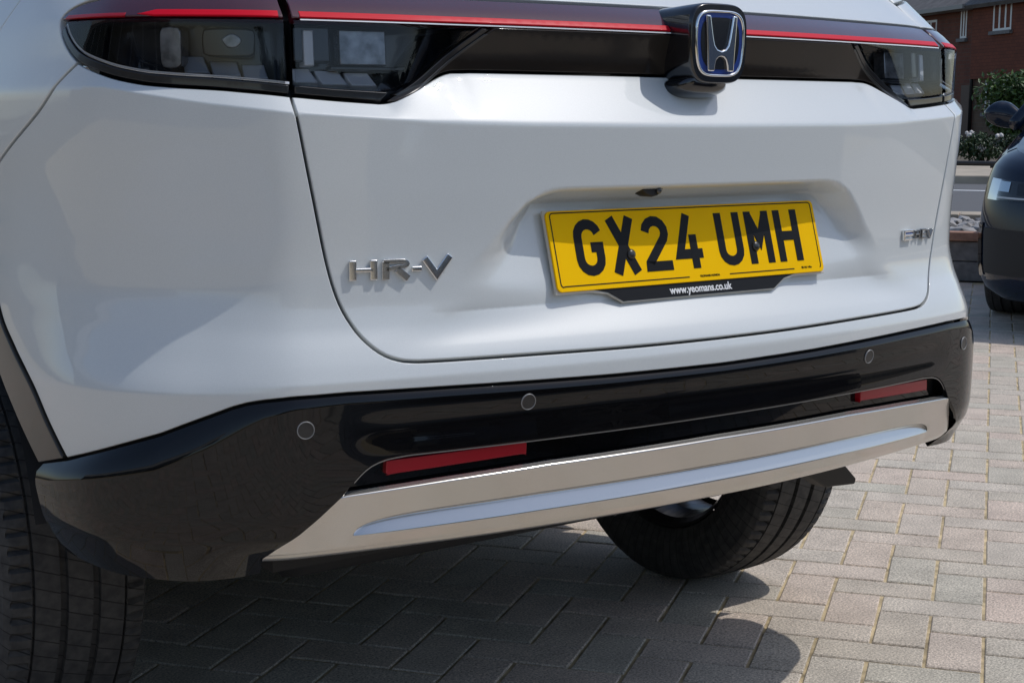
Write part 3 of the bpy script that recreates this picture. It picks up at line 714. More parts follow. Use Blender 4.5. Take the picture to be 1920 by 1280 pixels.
# --- emblem on its block
M_blue = mat('emblem_blue', (.01, .035, .20), .25, 0, 1); M_eblk = mat('emblem_black', (.004, .004, .006), .2, 0, 1)
ET = math.radians(0); EC = Vector((.0, -.042, 1.0905)); EU = Vector((0, math.sin(ET), math.cos(ET))); EN = Vector((0, -math.cos(ET), math.sin(ET)))
fr_e = lambda u, v, h: EC+Vector((1, 0, 0))*u+EU*v+EN*h
def squircle(w, h, n=48, p=4.0, top=1.0, bot=1.0):
    o = []
    for k in range(n):
        t = 2*PI*k/n; c, s_ = math.cos(t), math.sin(t); x = math.copysign(abs(c)**(2/p), c); y = math.copysign(abs(s_)**(2/p), s_)
        o.append((w/2*x*(1+(top-1)*max(y, 0)+(bot-1)*max(-y, 0)), h/2*y))
    return o
b = bmesh.new()      # block, deep and a little wider at its root
rings = []
for (sc, h, dv) in ((1.0, .001, 0), (1.03, -.002, 0), (1.045, -.006, 0), (1.06, -.04, -.002), (1.10, -.075, -.006), (1.16, -.10, -.010)):
    rings.append([b.verts.new(fr_e(u*sc, v*sc+dv, h)) for u, v in squircle(.104, .106, 64, 4.2, 1.0, .92)])
for A, B in zip(rings, rings[1:]):
    for k in range(64): b.faces.new((A[k], A[(k+1) % 64], B[(k+1) % 64], B[k]))
b.faces.new(rings[0]); emb = cpar(bm_obj('emblem_block', b, M_eblk, None, True)); 
for p in emb.data.polygons:
    if len(p.vertices) > 4: p.use_smooth = False
b = bmesh.new(); rings = []      # handle pod under the block
for (sc, h, dv) in ((.62, -.004, -.052), (.80, -.012, -.056), (.92, -.03, -.060), (1.0, -.06, -.064), (1.02, -.10, -.066)):
    rings.append([b.verts.new(fr_e(u*sc-.012, v*sc+dv, h)) for u, v in squircle(.098, .034, 40, 2.6)])
for A, B in zip(rings, rings[1:]):
    for k in range(40): b.faces.new((A[k], A[(k+1) % 40], B[(k+1) % 40], B[k]))
b.faces.new(rings[0]); cpar(bm_obj('handle_pod', b, M_eblk, None, True), emb)
def ring_bm(outer, inner, hs, fr):
    b = bmesh.new(); n = len(outer); rows = []
    prof = ((0, hs[0]), (.12, hs[1]), (.5, hs[2]), (.88, hs[1]), (1, hs[0]))
    for t, h in prof: rows.append([b.verts.new(fr(o_[0]+(i_[0]-o_[0])*t, o_[1]+(i_[1]-o_[1])*t, h)) for o_, i_ in zip(outer, inner)])
    for A, B in zip(rows, rows[1:]):
        for k in range(n): b.faces.new((A[k], A[(k+1) % n], B[(k+1) % n], B[k]))
    return b
cpar(bm_obj('emblem_ring', ring_bm(squircle(.0935, .0915, 64, 4.2, 1.0, .9), squircle(.0855, .0835, 64, 4.2, 1.0, .9), (.0005, .0028, .0036), fr_e), M_chrome, None, True), emb)
b = bmesh.new(); bm_prism(b, squircle(.0850, .083, 64, 4.2, 1.0, .9), 0, .0018, fr_e); cpar(bm_obj('emblem_field', b, M_blue), emb)
b = bmesh.new(); bm_prism(b, squircle(.073, .071, 64, 3.6, 1.0, .88), .001, .0024, fr_e); cpar(bm_obj('emblem_field', b, M_eblk), emb)
HX, HY = .0465, .0455
up_in = [(-.46, .84), (-.40, .50), (-.33, .15), (-.27, -.05), (-.17, -.17), (0, -.22), (.17, -.17), (.27, -.05), (.33, .15), (.40, .50), (.46, .84)]
dn_in = [(.27, -.84), (.25, -.66), (.20, -.50), (.11, -.42), (0, -.40), (-.11, -.42), (-.20, -.50), (-.25, -.66), (-.27, -.84)]
Hp = up_in+[(.635, .84), (.60, .3), (.555, -.3), (.525, -.84)]+dn_in+[(-.525, -.84), (-.555, -.3), (-.60, .3), (-.635, .84)]
b = bmesh.new(); bm_prism(b, [(u*HX, v*HY) for u, v in Hp], .002, .0062, fr_e)
cpar(bm_obj('emblem_letter', b, M_chrome, None, bevel=.0026, seg=4), emb)

# --- model lettering, raised chrome
def badge_frame(a, z, off=0.0):
    Mx = on_skin(a, z, lambda A, Z: d_white(A, Z, False), off)
    return lambda u, v, h: Mx @ Vector((u, v, h))
def letters(name, glyphs, m, parent, h=.0042, bev=.0013):
    for fr, strokes, w in glyphs:
        b = bmesh.new()
        for pts, ww in strokes: stroke_bm(b, pts, ww, fr, .0, h)
        cpar(bm_obj(name, b, m, None, bevel=bev), parent)
def bpx(px, py):
    r_ = pick(px, py, lambda A, Z: d_white(A, Z, False)); return r_
hr0 = bpx(654, 528); hr1 = bpx(846, 486)
A0, A1 = hr0[0], hr1[0]; ZB0, ZT0 = bpx(668, 527)[1], bpx(668, 489)[1]; Hh = ZT0-ZB0; ZC0 = .5*(ZB0+bpx(833, 517)[1])+Hh/2
W_ = .0098; q = Hh/2
def gl(ac, strokes): return (badge_frame(ac, ZC0, .0006), strokes, 0)
ln = A1-A0
cH, cR, cD, cV = A0+ln*.130, A0+ln*.442, A0+ln*.645, A0+ln*.85
x2 = ln*.098; x3 = ln*.098; x4 = ln*.128
letters('model_letter', [
    gl(cH, [([(-x2, -q), (-x2, q)], W_), ([(x2, -q), (x2, q)], W_), ([(-x2, .0), (x2, .0)], W_*.55)]),
    gl(cR, [([(-x3, -q), (-x3, q-.003)], W_), ([(-x3-.003, q-.003), (x3-.006, q-.003)]+arc(x3-.006, q*.5, .008, q*.5-.003, 90, -90, 8)+[(-x3, .0)], W_*.55), ([(x3*.1, 0), (x3+.003, -q)], W_*.9)]),
    gl(cD, [([(-ln*.05, -.001), (ln*.05, -.001)], W_*.65)]),
    gl(cV, [([(-x4, q), (-x4*.05, -q+.003), (x4, q+.002)], W_)])], M_satin, tailgate)
# hybrid badge on the other side
e0 = bpx(1689, 447); e1 = bpx(1744, 443); et = bpx(1700, 431); eb = bpx(1700, 450)
ea0, ea1 = e0[0], e1[0]; el = ea1-ea0; ez = .5*(et[1]+eb[1]); q = (et[1]-eb[1])/2*.8
ge = lambda ac, st: (badge_frame(ac, ez, .0006), st, 0)
M_dkchrome = mat('dark_chrome', (.30, .31, .33), .15, 1.0)
M_eb = mat('badge_blue', (.02, .07, .30), .2, .6, .8)
w2 = .0036
letters('hybrid_letter', [ge(ea0+el*.17, [([(el*.14, q), (-el*.13, q), (-el*.13, -q), (el*.12, -q)], w2*1.1), ([(-el*.13, 0), (el*.14, 0)], w2)])], M_chrome, tailgate, .005, .0008)
letters('hybrid_letter', [ge(ea0+el*.17, [([(-el*.10, q*.5), (el*.13, q*.5)], w2)])], M_eb, tailgate, .004, .0006)
x5 = el*.065
letters('hybrid_letter', [
    ge(ea0+el*.46, [([(-x5, -q), (-x5, q)], w2), ([(x5, -q), (x5, q)], w2), ([(-x5, 0), (x5, 0)], w2*.8)]),
    ge(ea0+el*.68, [([(x5, q), (-x5, q), (-x5, -q), (x5, -q)], w2*.9), ([(-x5, 0), (x5, 0)], w2*.8)]),
    ge(ea0+el*.90, [([(-x5*1.3, q), (0, -q), (x5*1.3, q)], w2)])], M_dkchrome, tailgate, .005, .0008)

# --- arch cladding and liner, underside
for s in (-1, 1):
    inner = cat([(1.26, .80), (1.225, .74), (1.175, .66), (1.12, .60), (1.06, .5395)])
    outer = ARCH[ARCH[:, 1] < .86]
    o_ = np.vstack([outer, lin([(.994, .5555), (1.06, .5395)])[1:-1], inner[::-1], lin([(1.26, .80), outer[0]])[1:-1]])
    cp('arch_cladding', sgn(o_, s), mat('cladding', (.018, .017, .016), .32, 0, .5), df=lambda a, z: d_white(a, z)+.004, gap=.001, depth=.03, da=.012, dz=.01)
    b = bmesh.new(); n = 20; ring0, ring1 = [], []
    for k in range(n+1):
        t = math.radians(14+(152)*k/n); y = .79-.445*math.cos(t); z = .34+.445*math.sin(t)
        ring0.append(b.verts.new((s*.85, y, max(z, .2)))); ring1.append(b.verts.new((s*.58, y, max(z, .2))))
    for k in range(n): b.faces.new((ring0[k], ring0[k+1], ring1[k+1], ring1[k]))
    b.faces.new(ring1); cpar(bm_obj('wheel_arch_liner', b, M_under))
b = bmesh.new()
aa_ = np.linspace(-1.0, 1.0, 41); A_ = skin(aa_, 0*aa_+.43, d_black, -.012); B_ = A_.copy(); B_[:, 0] *= .80; B_[:, 1] = B_[:, 1]*.3+.26; B_[:, 2] = .40
va = [b.verts.new(p) for p in A_]; vb = [b.verts.new(p) for p in B_]
for i in range(40): b.faces.new((va[i], va[i+1], vb[i+1], vb[i]))
cpar(bm_obj('undertray', b, M_under, None, True))
box_ = lambda n_, *a_, **k_: cpar(box(n_, *a_, **k_))
box_('floor_pan', -.56, .56, .24, 4.0, .36, .46, M_under)
box_('sill', -.86, -.56, 1.135, 3.05, .19, .5, M_under); box_('sill', .56, .86, 1.135, 3.05, .19, .5, M_under)
box_('sun_block_box', -.54, .54, .96, 1.9, .20, .38, M_under, bevel=.03)  # unseen box added under the floor to stop a sun patch
box_('axle_beam', -.62, .62, .74, .84, .26, .34, M_under, bevel=.02)
b = bmesh.new()      # dark plastic deflector hanging behind the wheel
df_ = [on_y(*p, y) for p, y in (((1512, 884), .20), ((1592, 868), .20), ((1610, 897), .22), ((1598, 906), .235), ((1545, 913), .23))]
bm_prism(b, [(p[0], p[2]) for p in df_], 0, .05, lambda u, v, h: Vector((u, .20+h*.8+(.43-v)*.25, v))); cpar(bm_obj('mud_deflector', b, mat('plastic', (.012, .012, .012), .6), None, bevel=.004))
b = bmesh.new(); tube_bm(b, [(-.45, .42, .38), (.40, .42, .38)], .09, 16); cpar(bm_obj('silencer', b, M_under, None, True))
b = bmesh.new(); tube_bm(b, [(.40, .42, .37), (.50, .36, .37), (.52, .27, .375)], .028, 12); cpar(bm_obj('tailpipe', b, mat('pipe', (.12, .11, .10), .4, .8), None, True))
M_bit = mat('light_bit', (.35, .35, .36), .35, .9)
b = bmesh.new(); tube_bm(b, [on_y(1135, 955, .62), on_y(1160, 952, .62)], .008, 8); tube_bm(b, [on_y(1150, 962, .62), on_y(1172, 948, .62)], .006, 8); cpar(bm_obj('light_bits', b, M_bit))  # pale rods stand in for tiny bits of light under the bumper

# --- wheels
def tyre_mesh(R=.338, w=.222, N=328):
    hw_ = w/2; prof = []
    # (across, radius drop, kind) from inner bead to outer bead
    side = [(-.080, .118), (-.094, .112), (-.106, .085), (-.1105, .060), (-.110, .038), (-.106, .020), (-.100, .010)]
    tread = [(-.0975, .0075, 's'), (-.085, .0040, 's'), (-.0725, .0022, 's'), (-.0705, .0022, 0), (-.0700, .0085, 0), (-.0665, .0085, 0), (-.0660, .0018, 0)]
    tread += [(-.030, .0004, 0), (-.0295, .009, 0), (-.0185, .009, 0), (-.018, .0002, 0), (.018, .0002, 0), (.0185, .009, 0), (.0295, .009, 0), (.030, .0004, 0)]
    tread += [(.0660, .0018, 0), (.0665, .0085, 0), (.0700, .0085, 0), (.0705, .0022, 0), (.0725, .0022, 's'), (.085, .0040, 's'), (.0975, .0075, 's')]
    prof = [(x, d, 0) for x, d in side]+tread+[(-x, d, 0) for x, d in side[::-1]]
    V, Fc = [], []; n = len(prof)
    for i in range(N):
        t = 2*PI*i/N; ct, st = math.cos(t), math.sin(t)
        for x, d, k in prof:
            dd = d+(.006 if (k == 's' and i % 4 == 0) else 0); tt = t
            V.append((x, (R-dd)*ct, (R-dd)*st))
    for i in range(N):
        for k in range(n-1):
            j = (i+1) % N; Fc.append((i*n+k, j*n+k, j*n+k+1, i*n+k+1))
    me = mesh('tyre', V, Fc); bm = bmesh.new(); bm.from_mesh(me); bmesh.ops.recalc_face_normals(bm, faces=bm.faces); bm.to_mesh(me); bm.free(); return me
def sipe_mat():
    m, nt, bs = new_mat('tyre_rubber'); bs.inputs['Base Color'].default_value = (.026, .026, .027, 1); bs.inputs['Roughness'].default_value = .75
    tc = nt.nodes.new('ShaderNodeTexCoord'); sp = nt.nodes.new('ShaderNodeSeparateXYZ'); nt.links.new(tc.outputs['Object'], sp.inputs[0])
    at = nt.nodes.new('ShaderNodeMath'); at.operation = 'ARCTAN2'; nt.links.new(sp.outputs[1], at.inputs[0]); nt.links.new(sp.outputs[2], at.inputs[1])
    sc = nt.nodes.new('ShaderNodeMath'); sc.operation = 'MULTIPLY'; sc.inputs[1].default_value = 80/(2*PI); nt.links.new(at.outputs[0], sc.inputs[0])
    ax = nt.nodes.new('ShaderNodeMath'); ax.operation = 'MULTIPLY_ADD'; ax.inputs[1].default_value = 14.0; nt.links.new(sp.outputs[0], ax.inputs[0]); nt.links.new(sc.outputs[0], ax.inputs[2])
    fr = nt.nodes.new('ShaderNodeMath'); fr.operation = 'FRACT'; nt.links.new(ax.outputs[0], fr.inputs[0])
    cmp_ = nt.nodes.new('ShaderNodeMath'); cmp_.operation = 'GREATER_THAN'; cmp_.inputs[1].default_value = .07; nt.links.new(fr.outputs[0], cmp_.inputs[0])
    bp = nt.nodes.new('ShaderNodeBump'); bp.inputs['Distance'].default_value = .004; bp.inputs['Strength'].default_value = .6; nt.links.new(cmp_.outputs[0], bp.inputs['Height']); nt.links.new(bp.outputs[0], bs.inputs['Normal'])
    nz = nt.nodes.new('ShaderNodeTexNoise'); nz.inputs['Scale'].default_value = 60; nz.inputs['Detail'].default_value = 8; nt.links.new(tc.outputs['Object'], nz.inputs['Vector'])
    mr = nt.nodes.new('ShaderNodeValToRGB'); mr.color_ramp.elements[0].position = .35; mr.color_ramp.elements[0].color = (.026, .026, .027, 1); mr.color_ramp.elements[1].position = .75; mr.color_ramp.elements[1].color = (.062, .060, .056, 1)
    dk = nt.nodes.new('ShaderNodeMix'); dk.data_type = 'RGBA'; dk.inputs[6].default_value = (.006, .006, .006, 1)
    nt.links.new(nz.outputs['Fac'], mr.inputs[0]); nt.links.new(cmp_.outputs[0], dk.inputs[0]); nt.links.new(mr.outputs[0], dk.inputs[7]); nt.links.new(dk.outputs[2], bs.inputs['Base Color'])
    return m
M_tyre = sipe_mat(); TY = tyre_mesh(); 
M_rim = mat('alloy_dark', (.10, .10, .105), .3, .8)
def rim_mesh():
    b = bmesh.new(); N = 60; prof = [(-.09, .222), (-.085, .215), (-.07, .205), (-.02, .195), (.06, .200), (.085, .212), (.09, .222), (.088, .205), (.07, .19)]
    rows = [[b.verts.new((x, r*math.cos(2*PI*i/N), r*math.sin(2*PI*i/N))) for x, r in prof] for i in range(N)]
    for i in range(N):
        for k in range(len(prof)-1): b.faces.new((rows[i][k], rows[(i+1) % N][k], rows[(i+1) % N][k+1], rows[i][k+1]))
    for k in range(10):
        Mx = Matrix.Rotation(2*PI*(k//2)/5+(.14 if k % 2 else -.14), 4, 'X'); bm_box(b, .055, .082, -.014, .014, .03, .20, Mx)
    bmesh.ops.create_cone(b, cap_ends=True, segments=24, radius1=.06, radius2=.05, depth=.05, matrix=Matrix.Translation((.06, 0, 0)) @ Matrix.Rotation(PI/2, 4, 'Y'))
    bmesh.ops.create_cone(b, cap_ends=True, segments=40, radius1=.15, radius2=.15, depth=.02, matrix=Matrix.Translation((-.01, 0, 0)) @ Matrix.Rotation(PI/2, 4, 'Y'))
    me = bpy.data.meshes.new('rim'); bmesh.ops.recalc_face_normals(b, faces=b.faces); b.to_mesh(me); b.free(); return me
RM = rim_mesh()
TY.materials.append(M_tyre); RM.materials.append(M_rim)
def wheel(x, y, s, parent, R_off=None):
    ty = bpy.data.objects.new('tyre', TY); rm = bpy.data.objects.new('rim', RM)
    for o_ in (ty, rm): col.objects.link(o_)
    ty.parent = parent; ty.location = (x-parent.location.x, y-parent.location.y, .338); ty.rotation_euler = (0.3 if s < 0 else .1, 0, 0 if s > 0 else PI)
    rm.parent = ty; return ty
for (x, y, s) in ((-.755, .79, -1), (.755, .79, 1), (-.755, 3.40, -1), (.755, 3.40, 1)): wheel(x, y, s, car)
# ------------------------------------------------------------------ ground: herringbone block paving
TH = .93643; PX0, PY0, UN = .94952, .16287, .1025
EI = np.array([math.cos(TH), -math.sin(TH)]); EV = np.array([math.sin(TH), math.cos(TH)])
def pv(i, v): return np.array([PX0, PY0])+UN*(i*EI+v*EV)
def xy(lat, dist):      # metres to the right (EI) and away (EV) from the camera's foot
    return np.array([CAM[0], CAM[1]])+lat*EI+dist*EV
def W3(lat, dist, z): p = xy(lat, dist); return Vector((p[0], p[1], z))
M_EV = Matrix(((EI[0], EV[0], 0, CAM[0]), (EI[1], EV[1], 0, CAM[1]), (0, 0, 1, 0), (0, 0, 0, 1)))     # (lat, dist, z) -> world
def paver_mat(name, per_object):
    m, nt, b = new_mat(name); b.inputs['Roughness'].default_value = .85; b.inputs['Specular IOR Level'].default_value = .35
    N = nt.nodes.new; L = nt.links.new
    if per_object: src = N('ShaderNodeObjectInfo').outputs['Random']
    else: src = N('ShaderNodeNewGeometry').outputs['Random Per Island']
    cr = N('ShaderNodeValToRGB'); L(src, cr.inputs[0]); e = cr.color_ramp.elements
    e[0].position = 0; e[0].color = (0.416, 0.357, 0.288, 1); e[1].position = 1; e[1].color = (0.461, 0.372, 0.304, 1)
    for p, c in ((.25, (0.390, 0.357, 0.292, 1)), (.5, (0.448, 0.366, 0.296, 1)), (.75, (0.413, 0.370, 0.306, 1))): x = e.new(p); x.color = c
    geo = N('ShaderNodeNewGeometry')
    n1 = N('ShaderNodeTexNoise'); n1.inputs['Scale'].default_value = 230; n1.inputs['Detail'].default_value = 3; n1.inputs['Roughness'].default_value = .75; L(geo.outputs['Position'], n1.inputs['Vector'])
    n2 = N('ShaderNodeTexNoise'); n2.inputs['Scale'].default_value = 9; n2.inputs['Detail'].default_value = 6; L(geo.outputs['Position'], n2.inputs['Vector'])
    r1 = N('ShaderNodeMapRange'); r1.inputs['From Min'].default_value = .33; r1.inputs['From Max'].default_value = .67; r1.inputs['To Min'].default_value = .48; r1.inputs['To Max'].default_value = 1.62; L(n1.outputs['Fac'], r1.inputs['Value'])
    r2 = N('ShaderNodeMapRange'); r2.inputs['From Min'].default_value = .3; r2.inputs['From Max'].default_value = .7; r2.inputs['To Min'].default_value = 1.02; r2.inputs['To Max'].default_value = 1.34; L(n2.outputs['Fac'], r2.inputs['Value'])
    mu = N('ShaderNodeMath'); mu.operation = 'MULTIPLY'; L(r1.outputs[0], mu.inputs[0]); L(r2.outputs[0], mu.inputs[1])
    mx = N('ShaderNodeMix'); mx.data_type = 'RGBA'; mx.blend_type = 'MULTIPLY'; mx.inputs[0].default_value = 1; L(cr.outputs[0], mx.inputs[6]); L(mu.outputs[0], mx.inputs[7]); 
    v = N('ShaderNodeTexVoronoi'); v.inputs['Scale'].default_value = 130; L(geo.outputs['Position'], v.inputs['Vector'])
    lt = N('ShaderNodeMath'); lt.operation = 'LESS_THAN'; lt.inputs[1].default_value = .13; L(v.outputs['Distance'], lt.inputs[0])
    mx2 = N('ShaderNodeMix'); mx2.data_type = 'RGBA'; L(mx.outputs[2], mx2.inputs[6]); mx2.inputs[7].default_value = (.52, .48, .42, 1); sc = N('ShaderNodeMath'); sc.operation = 'MULTIPLY'; sc.inputs[1].default_value = .55; L(lt.outputs[0], sc.inputs[0]); L(sc.outputs[0], mx2.inputs[0])
    L(mx2.outputs[2], b.inputs['Base Color'])
    bp = N('ShaderNodeBump'); bp.inputs['Strength'].default_value = .5; bp.inputs['Distance'].default_value = .0015; L(n1.outputs['Fac'], bp.inputs['Height']); L(bp.outputs[0], b.inputs['Normal'])
    return m
M_pav = paver_mat('paver_concrete', True); M_pav2 = paver_mat('paver_concrete_field', False)
M_sand = mat('jointing_sand', (.58, .46, .27), .95, noise=(22, .45, 1.3), bump=(500, .6, .002))
PL_, PW_, CH = .0988, .0485, .0022      # half length, half width, chamfer
def paver_verts(long_v):
    hx, hy = (PW_, PL_) if long_v else (PL_, PW_)
    V = [(sx*hx, sy*hy, -.03) for sx, sy in ((-1, -1), (1, -1), (1, 1), (-1, 1))]+[(sx*hx, sy*hy, -CH) for sx, sy in ((-1, -1), (1, -1), (1, 1), (-1, 1))]+[(sx*(hx-CH), sy*(hy-CH), 0) for sx, sy in ((-1, -1), (1, -1), (1, 1), (-1, 1))]
    Fc = [(k, (k+1) % 4, 4+(k+1) % 4, 4+k) for k in range(4)]+[(4+k, 4+(k+1) % 4, 8+(k+1) % 4, 8+k) for k in range(4)]+[(8, 9, 10, 11)]
    return V, Fc
PV = [paver_verts(0), paver_verts(1)]
PME = []
for V, Fc in PV:
    me = mesh('paver', V, Fc); me.materials.append(M_pav); PME.append(me)
spots = []
for i in range(-95, 100):
    for v in range(-70, 104):
        c = pv(i, v)
        dist = (c-CAM[:2])@EV
        if dist > 9.6 or c[0] < -5.5 or c[1] < -4.2: continue
        if (i+v) % 4 == 0: spots.append((i, v, 0))
        if (i+v-1) % 4 == 0: spots.append((i+.5, v+.5, 1))
C3 = np.array([[*pv(i, v), 0] for i, v, _ in spots]); D = C3-CAM; wz = D@CF; pxs = np.where(wz > .3, 960+F_PX*(D@CR)/np.maximum(wz, .3), -999); pys = 640-F_PX*(D@CU)/np.maximum(wz, .3)
vis = (wz > .3) & (pxs > -20) & (pxs < 1945) & (pys < 1310) & np.where(pxs < 1775, pys > 1040-(pxs-490)*.185, pys > 590) & (pxs > 200)
order = np.argsort(wz+np.where(vis, 0, 1e6)); near = set(int(k) for k in order[:int(min(300, vis.sum()))])
paving = empty('paving', (0, 0, 0)); tag(paving, kind='structure')
sand = add('sand_bed', mesh('sand_bed', [(*xy(l, d), -.0030) for l, d in ((-14, -9), (9, -9), (9, 9.72), (-14, 9.72))], [(0, 1, 2, 3)]), M_sand, paving)
rnd = random.Random(3); Vs, Fs = [], []
cth, sth = math.cos(-TH), math.sin(-TH)
for k, (i, v, t) in enumerate(spots):
    c = pv(i, v); dz = rnd.uniform(-.0009, .0009); rz = rnd.gauss(0, .004); tx, ty = rnd.gauss(0, .0018), rnd.gauss(0, .0018)
    if k in near:
        o_ = bpy.data.objects.new('paver', PME[t]); col.objects.link(o_); o_.parent = paving; o_.location = (c[0], c[1], dz); o_.rotation_euler = (tx, ty, -TH+rz)
    else:
        n = len(Vs)
        for (x, y, z) in PV[t][0]: Vs.append((c[0]+x*cth-y*sth, c[1]+x*sth+y*cth, z+dz+x*ty-y*tx))
        Fs += [tuple(n+q_ for q_ in f) for f in PV[t][1]]
pf = add('paver_field', mesh('paver_field', Vs, Fs), M_pav2, paving); tag(pf, kind='stuff')

# ------------------------------------------------------------------ beyond the forecourt
def slab(name, l0, l1, d0, d1, z0, z1, m, parent=None, bevel=0): return box(name, l0, l1, d0, d1, z0, z1, m, parent, bevel, M_EV)
M_asph = mat('asphalt', (.115, .115, .118), .85, noise=(40, .8, 1.15), bump=(300, .4, .004))
M_earth = mat('earth', (.10, .08, .055), .95, noise=(6, .7, 1.3))
M_tan = mat('pale_paving', (.42, .36, .28), .85, noise=(3, .8, 1.15))
M_line = mat('road_paint', (.72, .72, .70), .6, noise=(20, .85, 1.05))
M_brickred = mat('edging_brick', (.36, .20, .14), .85, noise=(30, .75, 1.2), bump=(200, .3, .004))
M_stonew = mat('grey_block', (.20, .19, .185), .85, noise=(25, .75, 1.2), bump=(120, .4, .004))
tag(add('ground', mesh('ground', [(*xy(l, d), -.045) for l, d in ((-220, -220), (220, -220), (220, 300), (-220, 300))], [(0, 1, 2, 3)]), M_earth), kind='structure')
tag(slab('road', -60, 60, 12.62, 19.1, -.04, .200, M_asph), kind='structure')
tag(slab('edge_line', -60, 60, 17.25, 17.40, .19, .2045, M_line), kind='structure')
tag(slab('kerb', -60, 60, 19.1, 19.25, .0, .30, M_tan, None, .02), kind='structure')
tag(slab('pavement', -60, 60, 19.25, 24.6, .0, .285, M_tan), kind='structure')
tag(slab('garden_soil', -60, 60, 24.6, 90, .0, .25, M_earth), kind='structure')
# raised bed with cobbles: block wall, brick coping
bed = empty('raised_bed', W3(0, 9.75, 0)); tag(bed, 'low raised cobble bed with grey block wall and brick coping by the road', 'raised bed')
bed.rotation_euler = (0, 0, -TH); Bi = (Matrix.Translation(bed.location) @ Matrix.Rotation(-TH, 4, 'Z')).inverted()
def bpar(o_): o_.parent = bed; o_.matrix_parent_inverse = Bi; return o_
rnd = random.Random(5)
for k, l in enumerate(np.arange(-2.6, 3.2, .40)):
    for c in range(2):
        l0 = l+(.2 if c else 0); bpar(slab('wall_block', l0, l0+.392, 9.73+rnd.uniform(0, .008), 9.90, .002+c*.122, .120+c*.122, M_stonew, None, .006))
for l in np.arange(-2.6, 3.2, .215):
    bpar(slab('coping_brick', l, l+.207, 9.70+rnd.uniform(-.004, .004), 9.82, .247, .300, M_brickred, None, .006))
bpar(slab('wall_return', .06, .20, 9.40, 9.69, .0, .235, M_stonew, None, .006)); bpar(slab('coping_brick', .05, .21, 9.38, 9.69, .238, .295, M_brickred, None, .006))
for l in np.arange(-2.6, 3.2, .30):
    bpar(slab('edging_stone', l, l+.292, 11.35, 11.65, .0, .31, M_tan, None, .01)); bpar(slab('edging_brick', l, l+.292, 11.66, 11.80, .0, .30, M_brickred, None, .01))
bpar(slab('bed_fill', -2.6, 3.2, 9.83, 11.34, .0, .235, M_earth))
tag(slab('verge', -60, 60, 11.81, 12.61, -.04, .255, M_tan), kind='structure')
M_cob = mat('cobble', (.33, .32, .315), .7, noise=(14, .55, 1.35))
bm = bmesh.new()
for k in range(620):
    l, d = rnd.uniform(-1.6, 2.2), rnd.uniform(9.86, 11.3); s_ = rnd.uniform(.035, .075)
    Mx = M_EV @ Matrix.Translation((l, d, .245+rnd.uniform(0, .03))) @ Matrix.Rotation(rnd.uniform(0, 6.3), 4, 'Z') @ Matrix.Rotation(rnd.uniform(-.5, .5), 4, 'X') @ Matrix.Diagonal((s_*rnd.uniform(.9, 1.5), s_, s_*rnd.uniform(.45, .7), 1))
    bmesh.ops.create_icosphere(bm, subdivisions=1, radius=1, matrix=Mx)
cb = bm_obj('cobbles', bm, M_cob); tag(cb, 'grey rounded cobbles filling the raised bed', 'cobbles', kind='stuff')
# knee rail
rail = empty('knee_rail', W3(0, 22.4, .28)); tag(rail, 'low black metal rail along the far pavement edge', 'rail')
def par(o_, p): o_.parent = p; o_.matrix_parent_inverse = Matrix.Translation(p.location).inverted(); return o_
M_blackm = mat('black_metal', (.012, .012, .013), .45)
b = bmesh.new(); tube_bm(b, [W3(-9, 22.4, .345), W3(9, 22.4, .345)], .035, 10); par(bm_obj('rail_bar', b, M_blackm, None, True), rail)
for l in np.arange(-9, 9.1, 1.8): b = bmesh.new(); tube_bm(b, [W3(l, 22.4, .28), W3(l, 22.4, .34)], .03, 8); par(bm_obj('rail_post', b, M_blackm, None, True), rail)

